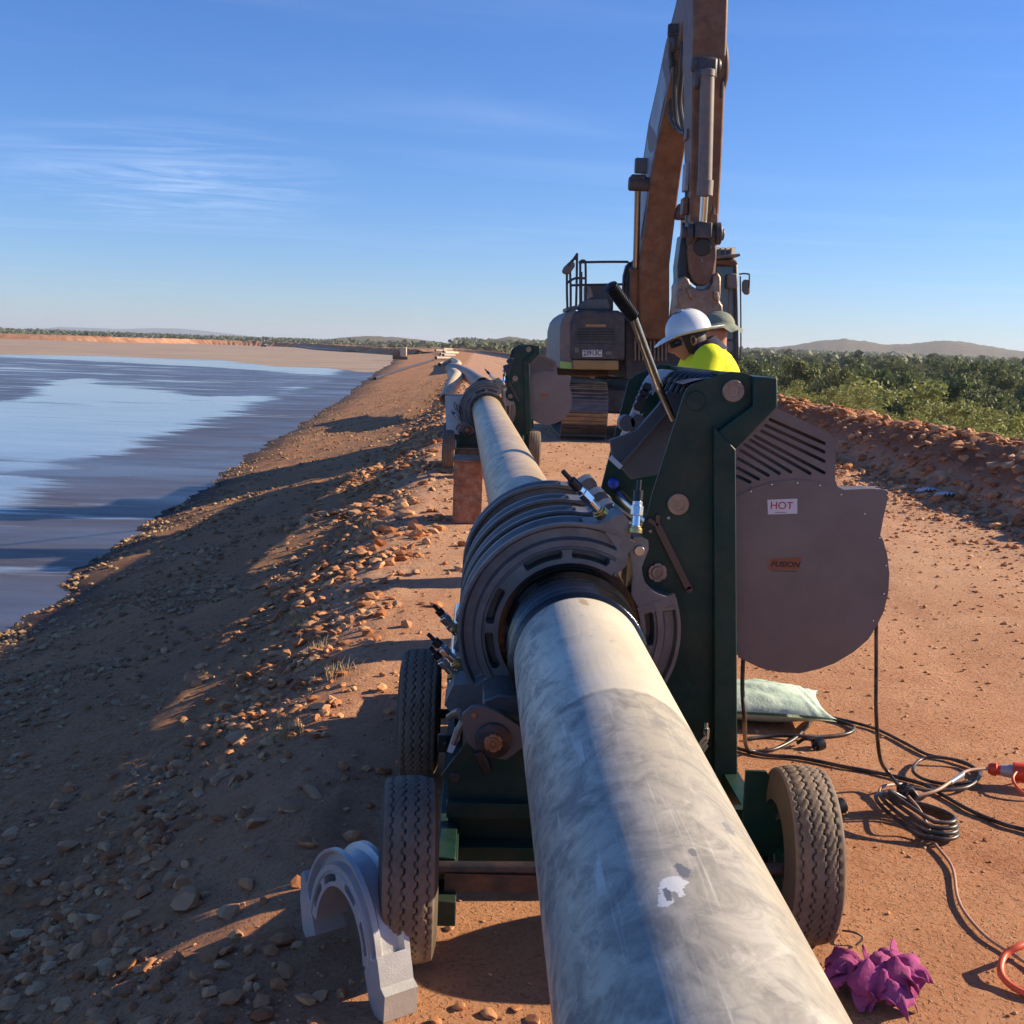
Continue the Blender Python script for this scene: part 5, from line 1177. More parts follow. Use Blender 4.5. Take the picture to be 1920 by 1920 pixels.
# left housing (right side of the machine)
YF = 20.55
def E(pts, y0, y1, name, m, bevel=.02, par=EX):
    g = G(); g.ext(pxe(pts, YF if y0 is None else y0), y0, y1); return g.build(name, m, par, bevel=bevel)
E([(1050, 692), (1050, 612), (1054, 598), (1062, 588), (1074, 580), (1080, 578), (1086, 692)], YF, 24.2, 'side_panel', 'excg', .06)
E([(1050, 690), (1072, 692), (1072, 680), (1050, 677)], YF-.01, YF-.003, 'lime_stripe', 'stripe', 0)
E([(1070, 676), (1070, 606), (1076, 588), (1090, 580), (1160, 582), (1172, 590), (1172, 676)], YF-.06, 24.2, 'front_housing', 'excd', .05)
E([(1076, 673), (1158, 673), (1158, 645), (1076, 643)], YF-.085, YF-.062, 'lower_panel', 'excd', .01)
E([(1098, 608), (1136, 608), (1136, 613), (1098, 613)], YF-.068, YF-.062, 'lettering_strip', 'yellowp', 0)
for k in range(5): E([(1082, 616+k*5), (1152, 616+k*5), (1152, 618+k*5), (1082, 618+k*5)], YF-.075, YF-.061, 'grille_slat', 'blackpl', 0)
E([(1074, 693), (1160, 694), (1160, 676), (1074, 675)], YF-.10, 22, 'bumper', 'yellowp', .02)
npl = E([(1092, 669), (1129, 669), (1129, 656), (1092, 656)], YF-.095, YF-.087, 'number_plate', 'plate', .004)
c_ = at(1110.5, 662.3, YF-.097); text('plate_text', '23913C', .125, c_, (pi/2, R(-2.5), 0), 'black', npl, .001, bold=.003, xs=.80)
E([(1136, 665), (1146, 665), (1146, 659), (1136, 659)], YF-.095, YF-.087, 'sticker', 'excg', 0)
E([(1078, 661), (1085, 661), (1085, 652), (1078, 652)], YF-.095, YF-.087, 'sticker', 'excg', 0)
# slatted fence like grille between housing and cab
E([(1172, 690), (1172, 600), (1345, 600), (1345, 720), (1172, 712)], 21.3, 24.2, 'centre_housing', 'excd', .03)
for k in range(9):
    a = 1190+k*7.2; E([(a, 676), (a, 632), (a+2.6, 632), (a+2.6, 676)], 21.15, 21.2, 'grille_bar', 'worn', 0)
# top boxes
E([(1103, 560), (1103, 532), (1150, 531), (1150, 582), (1103, 582)], 21.4, 22.4, 'air_cleaner_box', 'excg', .02)
E([(1085, 580), (1088, 570), (1100, 561), (1140, 560), (1146, 578), (1140, 582)], 20.8, 21.35, 'tool_box', 'excg', .03)
g = G(); p = at(1108, 560, 20.9); g.cyl(p, p+Vector((-.05, .1, .2)), .055, .045); g.build('exhaust_stub', 'tancord', EX)
# handrails and access gate
def tubes(name, segs, Y, r=.022, m='darksteel'):
    g = G()
    for s_ in segs: g.tube([at(a, b, Y+(c[0] if c else 0)) for a, b, *c in s_], r, 8, 3)
    return g.build(name, m, EX)
for s_ in ([(1085, 492), (1130, 491), (1178, 491)], [(1072, 535), (1110, 534), (1175, 533)]): tubes('handrail', [s_], 21.0)
for s_ in ([(1064, 582), (1063, 545), (1063, 500)], [(1070, 580), (1070, 540), (1069, 498), (1075, 488)], [(1080, 578), (1081, 540), (1082, 476)], [(1088, 576), (1088, 500), (1089, 490), (1095, 489), (1098, 498), (1098, 570)], [(1090, 575), (1090, 510)], [(1062, 503), (1072, 491), (1083, 475)], [(1064, 530), (1078, 522), (1098, 522)]): tubes('rail_post', [s_], 20.9)
E([(1061, 584), (1061, 577), (1082, 572), (1084, 580)], 20.8, 21.6, 'step', 'excg', .01)
def mirror(pts, y, rot):
    g = G(); g.ext(pxe(pts, y), y, y+.07); return g.build('mirror', 'excg', EX, bevel=.025)
mirror([(1053, 510), (1057, 501), (1068, 490), (1078, 492), (1078, 500), (1068, 514), (1058, 514)], 20.8, 0)
tubes('mirror_arm', [[(1066, 500), (1072, 488), (1082, 486)]], 20.8, .015)
# rounded guard behind the boom cylinder
E([(1172, 545), (1173, 515), (1178, 495), (1186, 488), (1197, 490), (1203, 505), (1206, 600), (1172, 600)], 21.0, 21.5, 'boom_bracket', 'excd', .03)
tubes('hose', [[(1172, 580), (1169, 545), (1172, 512), (1181, 492)]], 20.9, .03, 'rubhose')
tubes('grab_rail', [[(1186, 490), (1197, 490), (1198, 510), (1194, 520)]], 20.8, .018, 'excg')
# boom: box section, side outline surveyed (Y forward/back, Z up), offset to X by lean
def bx(z): return 3.21-(z-1.7)*.0+0.0
def boxbeam(stations, name, m, par=EX, bevel=.03):
    """stations: centre point, half width (x), half depth vector in YZ"""
    A = []
    for (c, hw, dv_) in stations:
        c = Vector(c); d = Vector(dv_); A.append([tuple(c+Vector((-hw, 0, 0))+d), tuple(c+Vector((hw, 0, 0))+d), tuple(c+Vector((hw, 0, 0))-d), tuple(c+Vector((-hw, 0, 0))-d)])
    g = G(); g.grid(A, cv=True); g.add(A[0], [(0, 1, 2, 3)]); g.add(A[-1], [(3, 2, 1, 0)]); return g.build(name, m, par, bevel=bevel, sharp=25)
def cpt(px, py, Y): return at(px, py, Y)
bst = []
for (px, py, Y, hw, dy_, dz_) in ((1222, 640, 21.2, .27, .30, -.05), (1220, 585, 21.1, .27, .45, -.05), (1219, 500, 20.9, .26, .56, -.02), (1230, 400, 20.65, .25, .62, .06), (1239, 320, 20.3, .245, .64, .16), (1250, 250, 19.9, .24, .58, .26), (1266, 180, 19.4, .235, .48, .30), (1280, 110, 18.9, .23, .40, .32), (1298, 40, 18.2, .225, .32, .30), (1312, -30, 17.5, .22, .24, .26)):
    bst.append((cpt(px, py, Y), hw, (0, dy_, dz_)))
boom = boxbeam(bst, 'boom', 'exc')
# pale decal on the boom's left cheek and lamp
dst = []
for (px, py, Y, hw, dy_, dz_) in ((1223, 450, 20.78, .258, .36, 0), (1232, 380, 20.55, .251, .42, .05), (1242, 300, 20.2, .247, .44, .15), (1256, 220, 19.7, .241, .40, .22), (1273, 145, 19.15, .236, .3, .24)):
    dst.append((cpt(px, py, Y), hw, (0, dy_, dz_)))
A = [[tuple(Vector(c)+Vector((-hw-.0, dv_[1], dv_[2]))), tuple(Vector(c)+Vector((-hw-.0, -dv_[1], -dv_[2])))] for c, hw, dv_ in dst]
g = G(); g.grid(A); g.build('decal', 'decal', boom)
g = G(); p = at(1203, 311, 20.3); g.box(p, (.24, .12, .26)); g.cyl(p+Vector((.1, 0, -.1)), p+Vector((.25, .1, -.15)), .03); g.build('work_lamp', 'excg', EX, bevel=.04)
# boom cylinders
for (a, b, c_, d_, e, f_) in ((1196, 345, 20.0, 1190, 600, 21.0), (1283, 400, 20.1, 1272, 640, 21.0)):
    p0, p1 = at(a, b, c_), at(d_, e, f_); m_ = p0+(p1-p0)*.62
    g = G(); g.cyl(m_, p0, .055, n=20); g.build('cylinder_rod', 'steel', EX)
    g = G(); g.cyl(p1, m_, .105, n=24); g.cyl(m_, m_+(p0-m_)*.03, .12, n=24); g.build('cylinder_barrel', 'exc', EX)
    g = G(); g.cyl(p0+Vector((-.16, 0, 0)), p0+Vector((.22, 0, 0)), .12, n=24); g.box(p0+Vector((0, 0, .05)), (.26, .2, .2)); g.build('pin_boss', 'excd', EX, bevel=.03)
# stick in front of the boom
sst = []
for (px, py, Y, hw, dy_, dz_) in ((1320, -160, 16.9, .20, .30, 0), (1322, -90, 17.0, .235, .42, 0), (1322, -20, 17.0, .245, .44, 0), (1321, 60, 17.0, .24, .42, 0), (1320, 160, 17.05, .235, .36, 0), (1318, 300, 17.1, .22, .30, 0), (1315, 420, 17.15, .205, .24, 0), (1313, 520, 17.2, .19, .18, 0)):
    sst.append((cpt(px, py, Y), hw, (0, dy_, dz_)))
stick = boxbeam(sst, 'stick', 'exc')
# plates and clamps on the stick's sides
for (a, b, w_, h_) in ((1289, 330, 7, 50), (1291, 250, 6, 18), (1286, 385, 9, 30)):
    p = at(a, b, 17.0); s = 17/F; g = G(); g.box(p+Vector((0, .15, 0)), (w_*s, .25, h_*s)); g.build('stick_plate', 'decal' if h_ == 50 else 'exc', EX, bevel=.01)
# bucket cylinder
t_ = at(1327, 128, 16.55); mm = at(1321, 368, 16.62); e_ = at(1317, 432, 16.75)
g = G(); g.cyl(t_+Vector((0, 0, -.05)), mm, .100, n=28); g.cyl(mm+Vector((0, 0, .22)), mm, .115, n=28); g.cyl(t_+Vector((0, 0, -.12)), t_+Vector((0, 0, -.02)), .11, n=28); g.build('cylinder_barrel', 'excg', EX, bevel=.01)
g = G(); g.cyl(mm, e_, .056, n=24); g.build('cylinder_rod', 'chrome', EX)
g = G(); g.cyl(t_+Vector((-.22, .1, .06)), t_+Vector((.2, .1, .06)), .10, n=24); g.box(t_+Vector((0, .1, .0)), (.26, .3, .3)); g.box(t_+Vector((-.12, .1, -.1)), (.1, .2, .3)); g.build('pin_boss', 'excd', EX, bevel=.04)
# link pin, bucket links
g = G(); g.cyl(at(1278, 436, 16.85), at(1357, 440, 16.85), .085, n=24); g.cyl(at(1340, 438, 16.85), at(1351, 438, 16.85), .16, n=24); g.cyl(at(1287, 438, 16.85), at(1297, 438, 16.85), .17, n=24); g.box(e_, (.24, .2, .22)); g.build('link_pin', 'excd', EX, bevel=.015)
g = G(); g.ext(xz([(1292, 440), (1342, 440), (1344, 480), (1339, 510), (1334, 526), (1322, 535), (1308, 535), (1298, 526), (1293, 508), (1290, 470)], 16.78), 16.78, 17.0); g.build('bucket_link', 'exc', EX, bevel=.02)
g = G(); g.cyl(at(1317, 463, 16.74), at(1317, 463, 17.0), .13, n=24); g.build('link_boss', 'blackpl', EX, bevel=.02)
g = G(); g.ext(xz([(1278, 440), (1290, 440), (1292, 530), (1296, 560), (1286, 572), (1272, 560), (1270, 500)], 16.9), 16.9, 17.3); g.build('side_link', 'blackpl', EX, bevel=.02)
c_ = at(1318, 490, 16.77); g = G(); g.box(c_, (.04, .008, .012)); g.box(c_+Vector((-.015, 0, .02)), (.012, .008, .05)); g.build('weld_mark', 'decal', EX)
# quick hitch: worn bright casting with a curved saddle
hp = [(1268, 535), (1274, 522), (1284, 516), (1292, 524), (1297, 536), (1306, 541), (1318, 543), (1330, 540), (1337, 530), (1338, 514), (1346, 510), (1352, 520), (1352, 545), (1350, 566), (1355, 572), (1356, 588), (1350, 600), (1338, 596), (1330, 592), (1306, 592), (1296, 600), (1280, 596), (1266, 590), (1268, 565)]
g = G(); g.ext(xz(hp, 16.7), 16.7, 17.15); hitch = g.build('quick_hitch', 'worn', EX, bevel=.025)
for pts in ([(1272, 545), (1279, 541), (1282, 568), (1274, 574)], [(1286, 540), (1293, 538), (1300, 556), (1299, 562), (1292, 556)], [(1338, 545), (1347, 548), (1347, 566), (1338, 560)], [(1264, 575), (1278, 578), (1278, 592), (1264, 590)]):
    g = G(); g.ext(xz(pts, 16.66), 16.64, 16.70); g.build('hitch_rib', 'worn', hitch, bevel=.012)
g = G(); g.ext(xz([(1306, 590), (1330, 590), (1334, 604), (1302, 604)], 16.75), 16.75, 17.0); g.build('hitch_latch', 'excd', EX, bevel=.01)
g = G(); g.tube([at(1352, 592, 16.7), at(1356, 603, 16.7), at(1364, 612, 16.7), at(1371, 615, 16.7)], .022, 8, 4); g.build('hook', 'worn', EX)
# hydraulic hoses
for pts, r_ in (([(1352, 60, 16.9), (1361, 90, 16.7), (1362, 140, 16.7), (1352, 185, 16.8), (1348, 230, 16.9)], .032), ([(1354, 70, 16.9), (1357, 110, 16.8), (1354, 160, 16.7), (1346, 205, 16.8)], .028), ([(1350, 235, 16.9), (1347, 300, 16.9), (1342, 350, 16.9), (1338, 410, 16.9)], .026), ([(1344, 250, 16.9), (1341, 310, 16.9), (1337, 360, 16.9), (1334, 410, 16.9)], .022),
               ([(1268, 52, 18.2), (1258, 90, 18.4), (1260, 150, 18.7), (1256, 210, 18.9), (1268, 240, 18.8)], .04), ([(1274, 55, 18.1), (1268, 110, 18.3), (1264, 170, 18.5), (1270, 235, 18.6), (1285, 250, 18)], .04), ([(1282, 70, 18.0), (1278, 130, 18.0), (1274, 190, 18.2), (1282, 245, 18.2)], .04), ([(1278, 60, 18.0), (1262, 70, 18.2), (1258, 100, 18.3), (1260, 125, 18.3)], .035),
               ([(1283, 420, 17.4), (1272, 480, 18.2), (1262, 560, 19.5), (1256, 610, 20.6)], .03), ([(1290, 280, 17.3), (1288, 350, 17.2), (1290, 430, 17.2), (1284, 500, 17.3)], .03), ([(1247, 505, 20.8), (1249, 540, 20.9), (1252, 570, 20.9), (1250, 590, 20.9)], .03)):
    g = G(); g.tube([at(*q) for q in pts], r_, 8, 6); g.build('hydraulic_hose', 'rubhose' if r_ != .032 and r_ != .026 else 'exc', EX)
g = G()
for (a, b, s_) in ((1268, 58, .2), (1274, 70, .22), (1280, 64, .18), (1272, 85, .2)): g.box(at(a, b, 18.2), (s_, s_*1.3, s_*.9), Matrix.Rotation(.4*a, 3, 'Z'))
g.build('hose_block', 'excd', EX, bevel=.03)
g = G(); g.box(at(1354, 153, 16.8), (.12, .08, .07)); g.box(at(1344, 190, 16.85), (.06, .08, .06)); g.box(at(1343, 268, 16.9), (.12, .08, .10)); g.box(at(1338, 412, 16.9), (.1, .08, .16)); g.build('hose_clamp', 'exc', EX, bevel=.01)
# cab
YC = 20.7
E([(1341, 720), (1341, 494), (1346, 484), (1378, 484), (1384, 494), (1387, 720)], YC, 22.6, 'cab_shell', 'excd', .04)
E([(1344, 660), (1344, 500), (1374, 500), (1376, 660)], YC-.012, YC-.002, 'windscreen', 'glass', 0)
E([(1379, 716), (1377, 500), (1382, 500), (1386.5, 716)], YC-.02, YC+.05, 'door_pillar', 'excd', .01)
E([(1344, 640), (1344, 636), (1376, 636), (1376, 640)], YC-.03, YC-.014, 'window_bar', 'excd', .004)
E([(1366, 600), (1366, 535), (1371, 535), (1372, 600)], YC-.03, YC-.014, 'wiper_panel', 'excg', .004)
g = G()
for k in range(4): g.bar(at(1340+k*10, 474, YC-.25+k*.0), at(1348+k*10, 472, YC+.4), .03, .16)
g.build('guard_louvre', 'excg', EX)
E([(1338, 480), (1388, 475), (1389, 480), (1338, 485)], YC-.45, YC+1.4, 'roof_guard', 'excg', .01)
E([(1343, 494), (1343, 486), (1376, 486), (1384, 490), (1384, 496), (1376, 498)], YC-.2, YC-.02, 'lamp_bar', 'exc', .03)
E([(1366, 540), (1366, 515), (1370, 512), (1383, 513), (1384, 538), (1378, 541)], YC-.22, YC-.03, 'work_lamp', 'excg', .03)
mirror([(1392, 530), (1395, 524), (1405, 524), (1407, 532), (1407, 548), (1404, 553), (1396, 552), (1392, 545)], YC-.3, 0)
tubes('mirror_arm', [[(1386, 514), (1395, 513), (1405, 514)], [(1405, 514), (1405, 530), (1404, 540)], [(1388, 518), (1389, 590), (1389, 660), (1387, 672), (1383, 676)]], YC-.3, .014)
# counterweight at the back
g = G(); g.box((2.9, 24.5, 1.6), (2.9, .7, 1.1)); g.build('counterweight', 'exc', EX, bevel=.15)

# ------------------------------------------------------------------ person bent over behind the near machine
MY = 6.35
hc = at(1291, 640, MY)      # head centre
PE = thing('person', (hc.x+.32, MY, hz(1.5, MY)), 'man in a white brimmed hard hat and yellow shirt bending over behind the near machine', 'person')
def skin(name, verts, edges, radii, m, par, sub=2, root=0):
    me = bpy.data.meshes.new(name); o_ = rootloc(par); me.from_pydata([Vector(v)-o_ for v in verts], edges, []); me.materials.append(M[m])
    o = bpy.data.objects.new(name, me); COL.objects.link(o); o.parent = par
    q = o.modifiers.new('skin', 'SKIN'); q.use_smooth_shade = True
    sv = me.skin_vertices[0].data
    for i, r_ in enumerate(radii): sv[i].radius = (r_, r_) if not hasattr(r_, '__len__') else r_; sv[i].use_root = (i == root)
    o.modifiers.new('sub', 'SUBSURF').levels = sub; o.modifiers['sub'].render_levels = sub; return o
gz_ = hz(1.5, MY)
sh = at(1333, 667, MY); pel = Vector((sh.x+.05, MY+.02, gz_+.95)); nk = at(1322, 650, MY)
Vb = [pel, pel+Vector((-.03, 0, .22)), Vector((sh.x+.05, MY, sh.z-.12)), Vector((sh.x+.02, MY, sh.z-.07)), nk, at(1306, 645, MY)]
Eb = [(i, i+1) for i in range(5)]; Rb = [(.13, .16), (.12, .15), (.10, .14), (.055, .09), .05, .055]
def add(par_i, pts, rads):
    for p_, r_ in zip(pts, rads): Vb.append(Vector(p_)); Rb.append(r_); Eb.append((par_i, len(Vb)-1)); par_i = len(Vb)-1
    return par_i
for s in (-1, 1):
    # legs
    add(0, [pel+Vector((0, s*.10, -.12)), pel+Vector((-.05, s*.12, -.48)), Vector((pel.x+.02, MY+s*.13, gz_+.10)), Vector((pel.x-.13, MY+s*.14, gz_+.04))], [.10, .065, .045, .035])
    # arms reach down and forward to the clamps
    S = Vector((sh.x-.08, MY+s*.19, sh.z-.06)); el = S+Vector((-.06, -.03, -.28)); wr = el+Vector((-.10, -.06, -.19))
    k = add(3, [S, el, wr, wr+Vector((-.055, -.01, -.015))], [.062, .042, .028, (.036, .018)])
    for j in range(4):
        b_ = wr+Vector((-.085, -.03+.02*j, -.02)); add(k, [b_, b_+Vector((-.032, 0, -.016)), b_+Vector((-.048, 0, -.042))], [.0095, .0085, .0075])
    b_ = wr+Vector((-.05, .045*(-s), -.01)); add(k, [b_, b_+Vector((-.03, -.012*s, -.02))], [.011, .009])
body = skin('body', Vb, Eb, Rb, 'skin', PE)
# shirt: a loose shell over the hunched back, and two sleeves
tx = at(1331, 648, MY); A = []
for (dz, a_, b_, dx_) in ((.0, .004, .006, 0), (-.006, .045, .08, 0), (-.022, .080, .135, .002), (-.048, .112, .185, .004), (-.085, .138, .212, .006), (-.125, .155, .225, .008), (-.20, .165, .225, .02), (-.30, .165, .215, .035), (-.42, .16, .20, .05), (-.56, .15, .19, .06), (-.68, .155, .19, .06), (-.78, .16, .19, .06)):
    row = []
    for k in range(72):
        th = 2*pi*k/72; f = 1+.055*float(fbm(np.array(th*2.6+3), np.array(dz*14), 3))+.020*math.sin(th*7+dz*40)*(dz < -.03)
        row.append((tx.x+dx_+a_*cos(th)*f-.02*(cos(th) < 0)*min(1, -dz*8)*.3, MY+b_*math.sin(th)*f, tx.z+dz+.006*math.sin(th*5+dz*30)*(dz < -.01)))
    A.append(row)
g = G(); g.grid(A, cv=True); shirt = g.build('shirt', 'hv', PE, sharp=180); q = shirt.modifiers.new('sub', 'SUBSURF'); q.levels = 1; q.render_levels = 1
for s in (-1, 1):
    S = Vector((tx.x-.03, MY+s*.17, tx.z-.075)); el = Vector((tx.x-.09, MY+s*.235, tx.z-.34)); wr = el+Vector((-.09, -.05*s, -.16))
    g = G(); g.tube([S+Vector((.03, -s*.03, .01)), S, (S+el)/2+Vector((-.015, s*.02, 0)), el, (el+wr)/2, wr], [.05, .088, .082, .070, .062, .052], 28, 8); sl = g.build('sleeve', 'hv', PE, sharp=180)
dt = bpy.data.textures.new('folds', 'CLOUDS'); dt.noise_scale = .09; q = shirt.modifiers.new('folds', 'DISPLACE'); q.texture = dt; q.strength = .022; q.mid_level = .5
Vt = [pel+Vector((0, 0, .10)), pel+Vector((0, 0, -.02))]; Et = [(0, 1)]; Rt = [(.15, .17), (.14, .17)]
for s in (-1, 1):
    n0 = len(Vt); Vt += [pel+Vector((0, s*.10, -.14)), pel+Vector((-.05, s*.12, -.48)), Vector((pel.x+.02, MY+s*.13, gz_+.12))]; Rt += [.115, .085, .07]; Et += [(1, n0), (n0, n0+1), (n0+1, n0+2)]
skin('trousers', Vt, Et, Rt, 'navy', PE)
for s in (-1, 1):
    g = G(); b_ = Vector((pel.x-.05, MY+s*.135, gz_)); A = []
    for i in range(13):
        t = i/12; x_ = .11-.32*t; w_ = .045+.018*math.sin(t*pi); h_ = .115 if t < .35 else .115-.06*((t-.35)/.65)
        A.append([(b_.x+x_, b_.y+w_*cos(a)*(.6+.4*math.sin(t*pi)), b_.z+max(0, h_*(.5+.5*math.sin(a)))) for a in [2*pi*k/12 for k in range(12)]])
    g.grid(A, cv=True); g.add(A[0], [tuple(range(12))]); g.add(A[-1], [tuple(range(12))]); g.build('boot', 'blackpl', PE)
# head in profile looking left and down
tilt = Matrix.Rotation(R(-24), 3, 'Y')
def hd(v): return hc+tilt @ Vector((-v[0], v[1], v[2]))
A = []; nth, nph = 40, 30
for i in range(nph+1):
    ph = pi*i/nph; row = []
    for k in range(nth):
        th = 2*pi*k/nth; x = math.sin(ph)*cos(th); y = math.sin(ph)*math.sin(th); z = cos(ph)
        X = x*.098; Yv = y*.076; Z = z*.115+.01
        if z < 0: X *= (1+.10*z)+(.0); Yv *= 1+.22*z; X += .012*(-z)*(x > 0)
        f = max(0, x)
        nose = math.exp(-((Z+.012)/.020)**2-(Yv/.013)**2)*.026*f + math.exp(-((Z-.012)/.022)**2-(Yv/.010)**2)*.012*f
        brow = math.exp(-((Z-.035)/.012)**2-(Yv/.05)**2)*.006*f; eye = -math.exp(-((Z-.018)/.011)**2-((abs(Yv)-.03)/.014)**2)*.008*f
        lips = math.exp(-((Z+.052)/.008)**2-(Yv/.026)**2)*.006*f; mouth = -math.exp(-((Z+.055)/.003)**2-(Yv/.026)**2)*.004*f
        chin = math.exp(-((Z+.090)/.018)**2-(Yv/.025)**2)*.012*f
        X += nose+brow+eye+lips+mouth+chin; row.append(tuple(hd((X, Yv, Z))))
    A.append(row)
g = G(); g.grid(A, cv=True); g.tube([hd((-.02, 0, -.05)), hd((-.055, 0, -.12)), nk], .058, 16, 4); g.build('head', 'skin', PE, sharp=180)
for s in (-1, 1):
    g = G(); A = []
    for i in range(9):
        a = pi*2*i/8; A.append([tuple(hd((-.012+.017*r_*cos(a)-.004*math.sin(a), s*(.074+.010*(r_ > .6)), -.0+.030*r_*math.sin(a)))) for r_ in (.1, .5, .8, 1.0)]+[tuple(hd((-.014+.012*cos(a), s*.068, .024*math.sin(a))))])
    g.grid(A); g.build('ear', 'skin', PE, sharp=180)
    g = G(); g.bar(hd((.085, s*.060, .022)), hd((-.02, s*.079, .018)), .004, .010); g.build('glasses_arm', 'sunglass', PE)
g = G(); A = []
for i in range(13):
    a = R(-62+i*124/12); A.append([tuple(hd((.104*cos(a)+.002, .082*math.sin(a), z_))) for z_ in (.038, .026, .012, 0)])
g.grid(A); g.build('sunglasses', 'sunglass', PE)
g = G(); A = []
for i in range(12):
    ph = pi*(.30+.42*i/11); row = []
    for k in range(25):
        th = R(68+k*224/24); row.append(tuple(hd((.101*math.sin(ph)*cos(th), .079*math.sin(ph)*math.sin(th), .118*cos(ph)+.012))))
    A.append(row)
g.grid(A); g.build('hair', 'hair', PE)
# hard hat: dome with ribs and a wide turned brim
tiltH = Matrix.Rotation(R(-14), 3, 'Y'); ht = hc+Vector((.0, 0, .038))
def hh_(v): return ht+tiltH @ Vector((-v[0], v[1], v[2]))
A = []
for i in range(22):
    row = []
    for k in range(64):
        th = 2*pi*k/64
        if i <= 13:
            a = pi/2*i/13; r_ = math.sin(a); z = .125*cos(a)+.012; rx, ry = .128*r_, .108*r_; z += .005*(abs(math.sin(th)) < .14)*(i < 12)*(i > 0)
        else:
            t = (i-13)/8; rx, ry = .128+.072*t, .108+.058*t; z = .012-.020*t+.030*t*t*(math.sin(th)**2)-.022*t*t*(cos(th) > 0)*cos(th)**2+.020*t*t*(cos(th) < 0)*cos(th)**2
        row.append(tuple(hh_((rx*cos(th), ry*math.sin(th), z))))
    A.append(row)
g = G(); g.grid(A, cv=True); hatb = g.build('hard_hat', 'hat', PE, sharp=60); q = hatb.modifiers.new('s', 'SOLIDIFY'); q.thickness = .003
g = G()
for k in range(5): a = R(-50+k*25); g.bar(hh_((.035*cos(a)+.01, .07*math.sin(a)-.02, .134)), hh_((.06*cos(a)+.01, .075*math.sin(a)-.02, .126)), .006, .004)
g.build('hat_vent', 'black', hatb)
# collar
g = G(); A = []
for i in range(25):
    a = 2*pi*i/24; A.append([tuple(nk+tilt @ Vector((r_*cos(a)+sx_, r_*1.05*math.sin(a), z_))) for r_, z_, sx_ in ((.092, -.06, -.0), (.080, -.01, -.005), (.074, .035, -.01), (.080, .038, -.01), (.095, .0, -.004), (.112, -.05, 0))])
g.grid(A); q = g.build('collar', 'navy', PE)
# second man, mostly hidden behind the first: only his grey green hat and dark neck show
h2 = at(1348, 606, 8.2)
P2 = thing('person', (h2.x+.03, 8.2, hz(h2.x, 8.2)), 'second man hidden behind the first, only his grey green cloth hat showing', 'person'); gz2 = hz(h2.x, 8.2)
px2_ = h2.x+.03
V2 = [Vector((px2_+.02, 8.2, gz2+.95)), Vector((px2_, 8.2, gz2+1.2)), Vector((px2_-.0, 8.2, gz2+1.42)), Vector((h2.x-.0, 8.2, h2.z-.20)), Vector((h2.x-.01, 8.2, h2.z-.08)), Vector((h2.x-.02, 8.2, h2.z-.02))]
E2 = [(i, i+1) for i in range(5)]; R2 = [(.13, .15), (.12, .14), (.12, .18), .06, .085, .08]
for s in (-1, 1):
    n0 = len(V2); V2 += [Vector((px2_+.02, 8.2+s*.1, gz2+.82)), Vector((px2_-.02, 8.2+s*.12, gz2+.47)), Vector((px2_+.03, 8.2+s*.12, gz2+.09)), Vector((px2_-.13, 8.2+s*.12, gz2+.04))]; R2 += [.10, .07, .05, .04]; E2 += [(0, n0), (n0, n0+1), (n0+1, n0+2), (n0+2, n0+3)]
    n0 = len(V2); V2 += [Vector((px2_, 8.2+s*.2, gz2+1.4)), Vector((px2_-.03, 8.2+s*.24, gz2+1.12)), Vector((px2_-.2, 8.2+s*.2, gz2+1.0)), Vector((px2_-.27, 8.2+s*.19, gz2+.99))]; R2 += [.06, .045, .03, (.035, .02)]; E2 += [(2, n0), (n0, n0+1), (n0+1, n0+2), (n0+2, n0+3)]
    for j in range(4): n1_ = len(V2); V2 += [Vector((px2_-.31, 8.2+s*.19-.03+.02*j, gz2+.985)), Vector((px2_-.35, 8.2+s*.19-.03+.02*j, gz2+.965))]; R2 += [.0095, .008]; E2 += [(n0+3, n1_), (n1_, n1_+1)]
    n1_ = len(V2); V2 += [Vector((px2_-.28, 8.2+s*.15, gz2+.975))]; R2 += [.010]; E2 += [(n0+3, n1_)]
skin('body', V2, E2, R2, 'skin', P2)
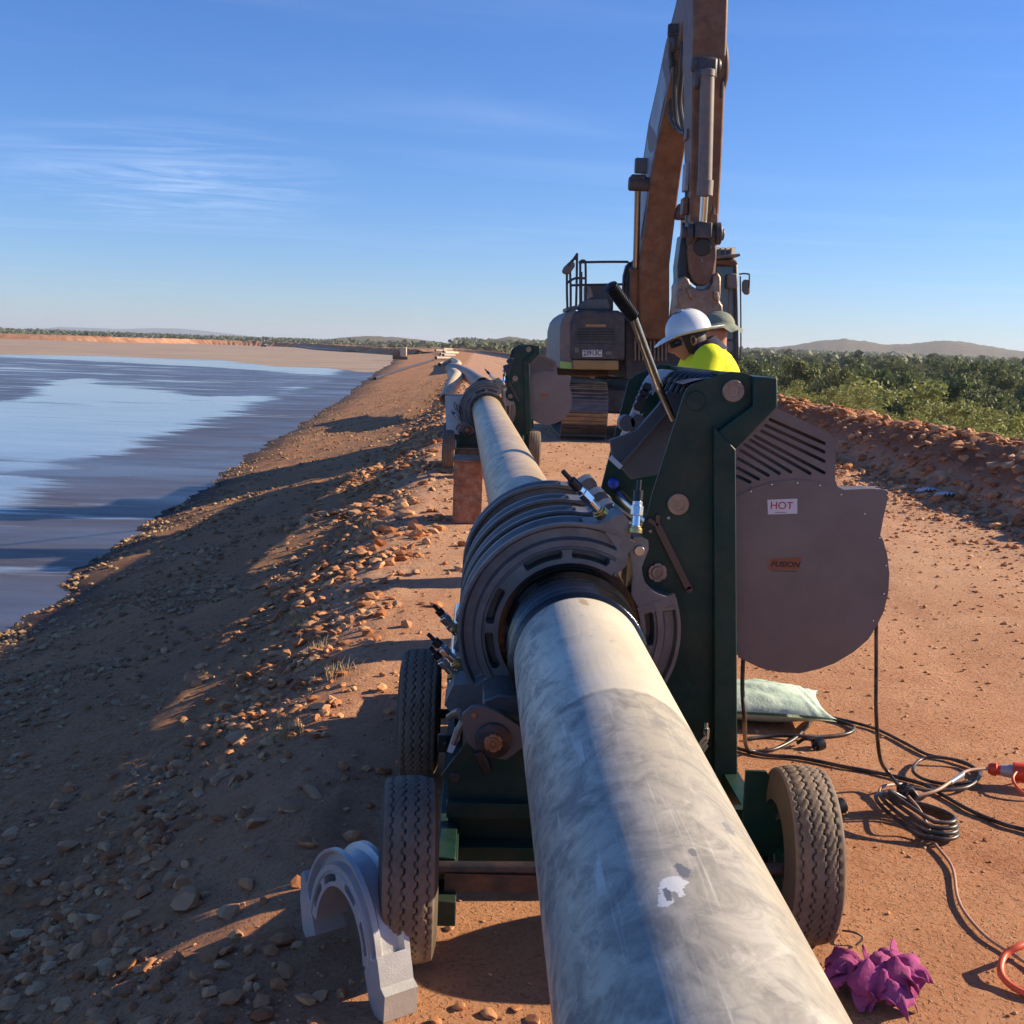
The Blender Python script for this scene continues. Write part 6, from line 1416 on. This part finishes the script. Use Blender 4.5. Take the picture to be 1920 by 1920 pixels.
skin('shirt', [Vector((px2_+.02, 8.2, gz2+.98)), Vector((px2_, 8.2, gz2+1.2)), Vector((px2_, 8.2, gz2+1.40)), Vector((px2_, 8.0, gz2+1.38)), Vector((px2_, 8.4, gz2+1.38)), Vector((px2_-.03, 7.96, gz2+1.12)), Vector((px2_-.03, 8.44, gz2+1.12))], [(0, 1), (1, 2), (2, 3), (2, 4), (3, 5), (4, 6)], [(.15, .17), (.15, .17), (.13, .19), .085, .085, .065, .065], 'navy', P2)
skin('trousers', [Vector((px2_+.02, 8.2, gz2+1.02)), Vector((px2_+.02, 8.2, gz2+.9)), Vector((px2_+.02, 8.1, gz2+.8)), Vector((px2_+.02, 8.3, gz2+.8)), Vector((px2_-.02, 8.08, gz2+.47)), Vector((px2_-.02, 8.32, gz2+.47)), Vector((px2_+.03, 8.08, gz2+.1)), Vector((px2_+.03, 8.32, gz2+.1))], [(0, 1), (1, 2), (1, 3), (2, 4), (3, 5), (4, 6), (5, 7)], [(.15, .16), (.14, .16), .115, .115, .085, .085, .07, .07], 'navy', P2)
g = G(); A = []
for i in range(14):
    row = []
    for k in range(36):
        th = 2*pi*k/36
        if i <= 8: a = pi/2*i/8; rx, z = .105*math.sin(a), .085*cos(a)+.0
        else: t = (i-8)/5; rx = .105+.055*t; z = -.045*t-.012*t*math.sin(th*9)*t
        row.append((h2.x+rx*1.08*cos(th), 8.2+rx*math.sin(th), h2.z+z+.012*math.sin(th*2)*(i > 4)))
    A.append(row)
g.grid(A, cv=True); g.build('cloth_hat', 'hatgrey', P2, sharp=80)

# ------------------------------------------------------------------ air: thin even haze over the whole plain
hm = bpy.data.materials.new('haze'); hm.use_nodes = True; t = hm.node_tree; t.nodes.clear()
pv = N(t, 'ShaderNodeVolumePrincipled', i_Density=.00019); pv.inputs['Color'].default_value = (.80, .88, 1, 1); pv.inputs['Anisotropy'].default_value = .2
t.links.new(pv.outputs[0], N(t, 'ShaderNodeOutputMaterial').inputs['Volume'])
g = G(); g.box((0, 3000, 22), (9500, 8000, 56)); hz_ = g.build('haze', hm, None); tag(hz_, kind='stuff')
hz_['label'] = 'thin dusty haze over the plain'
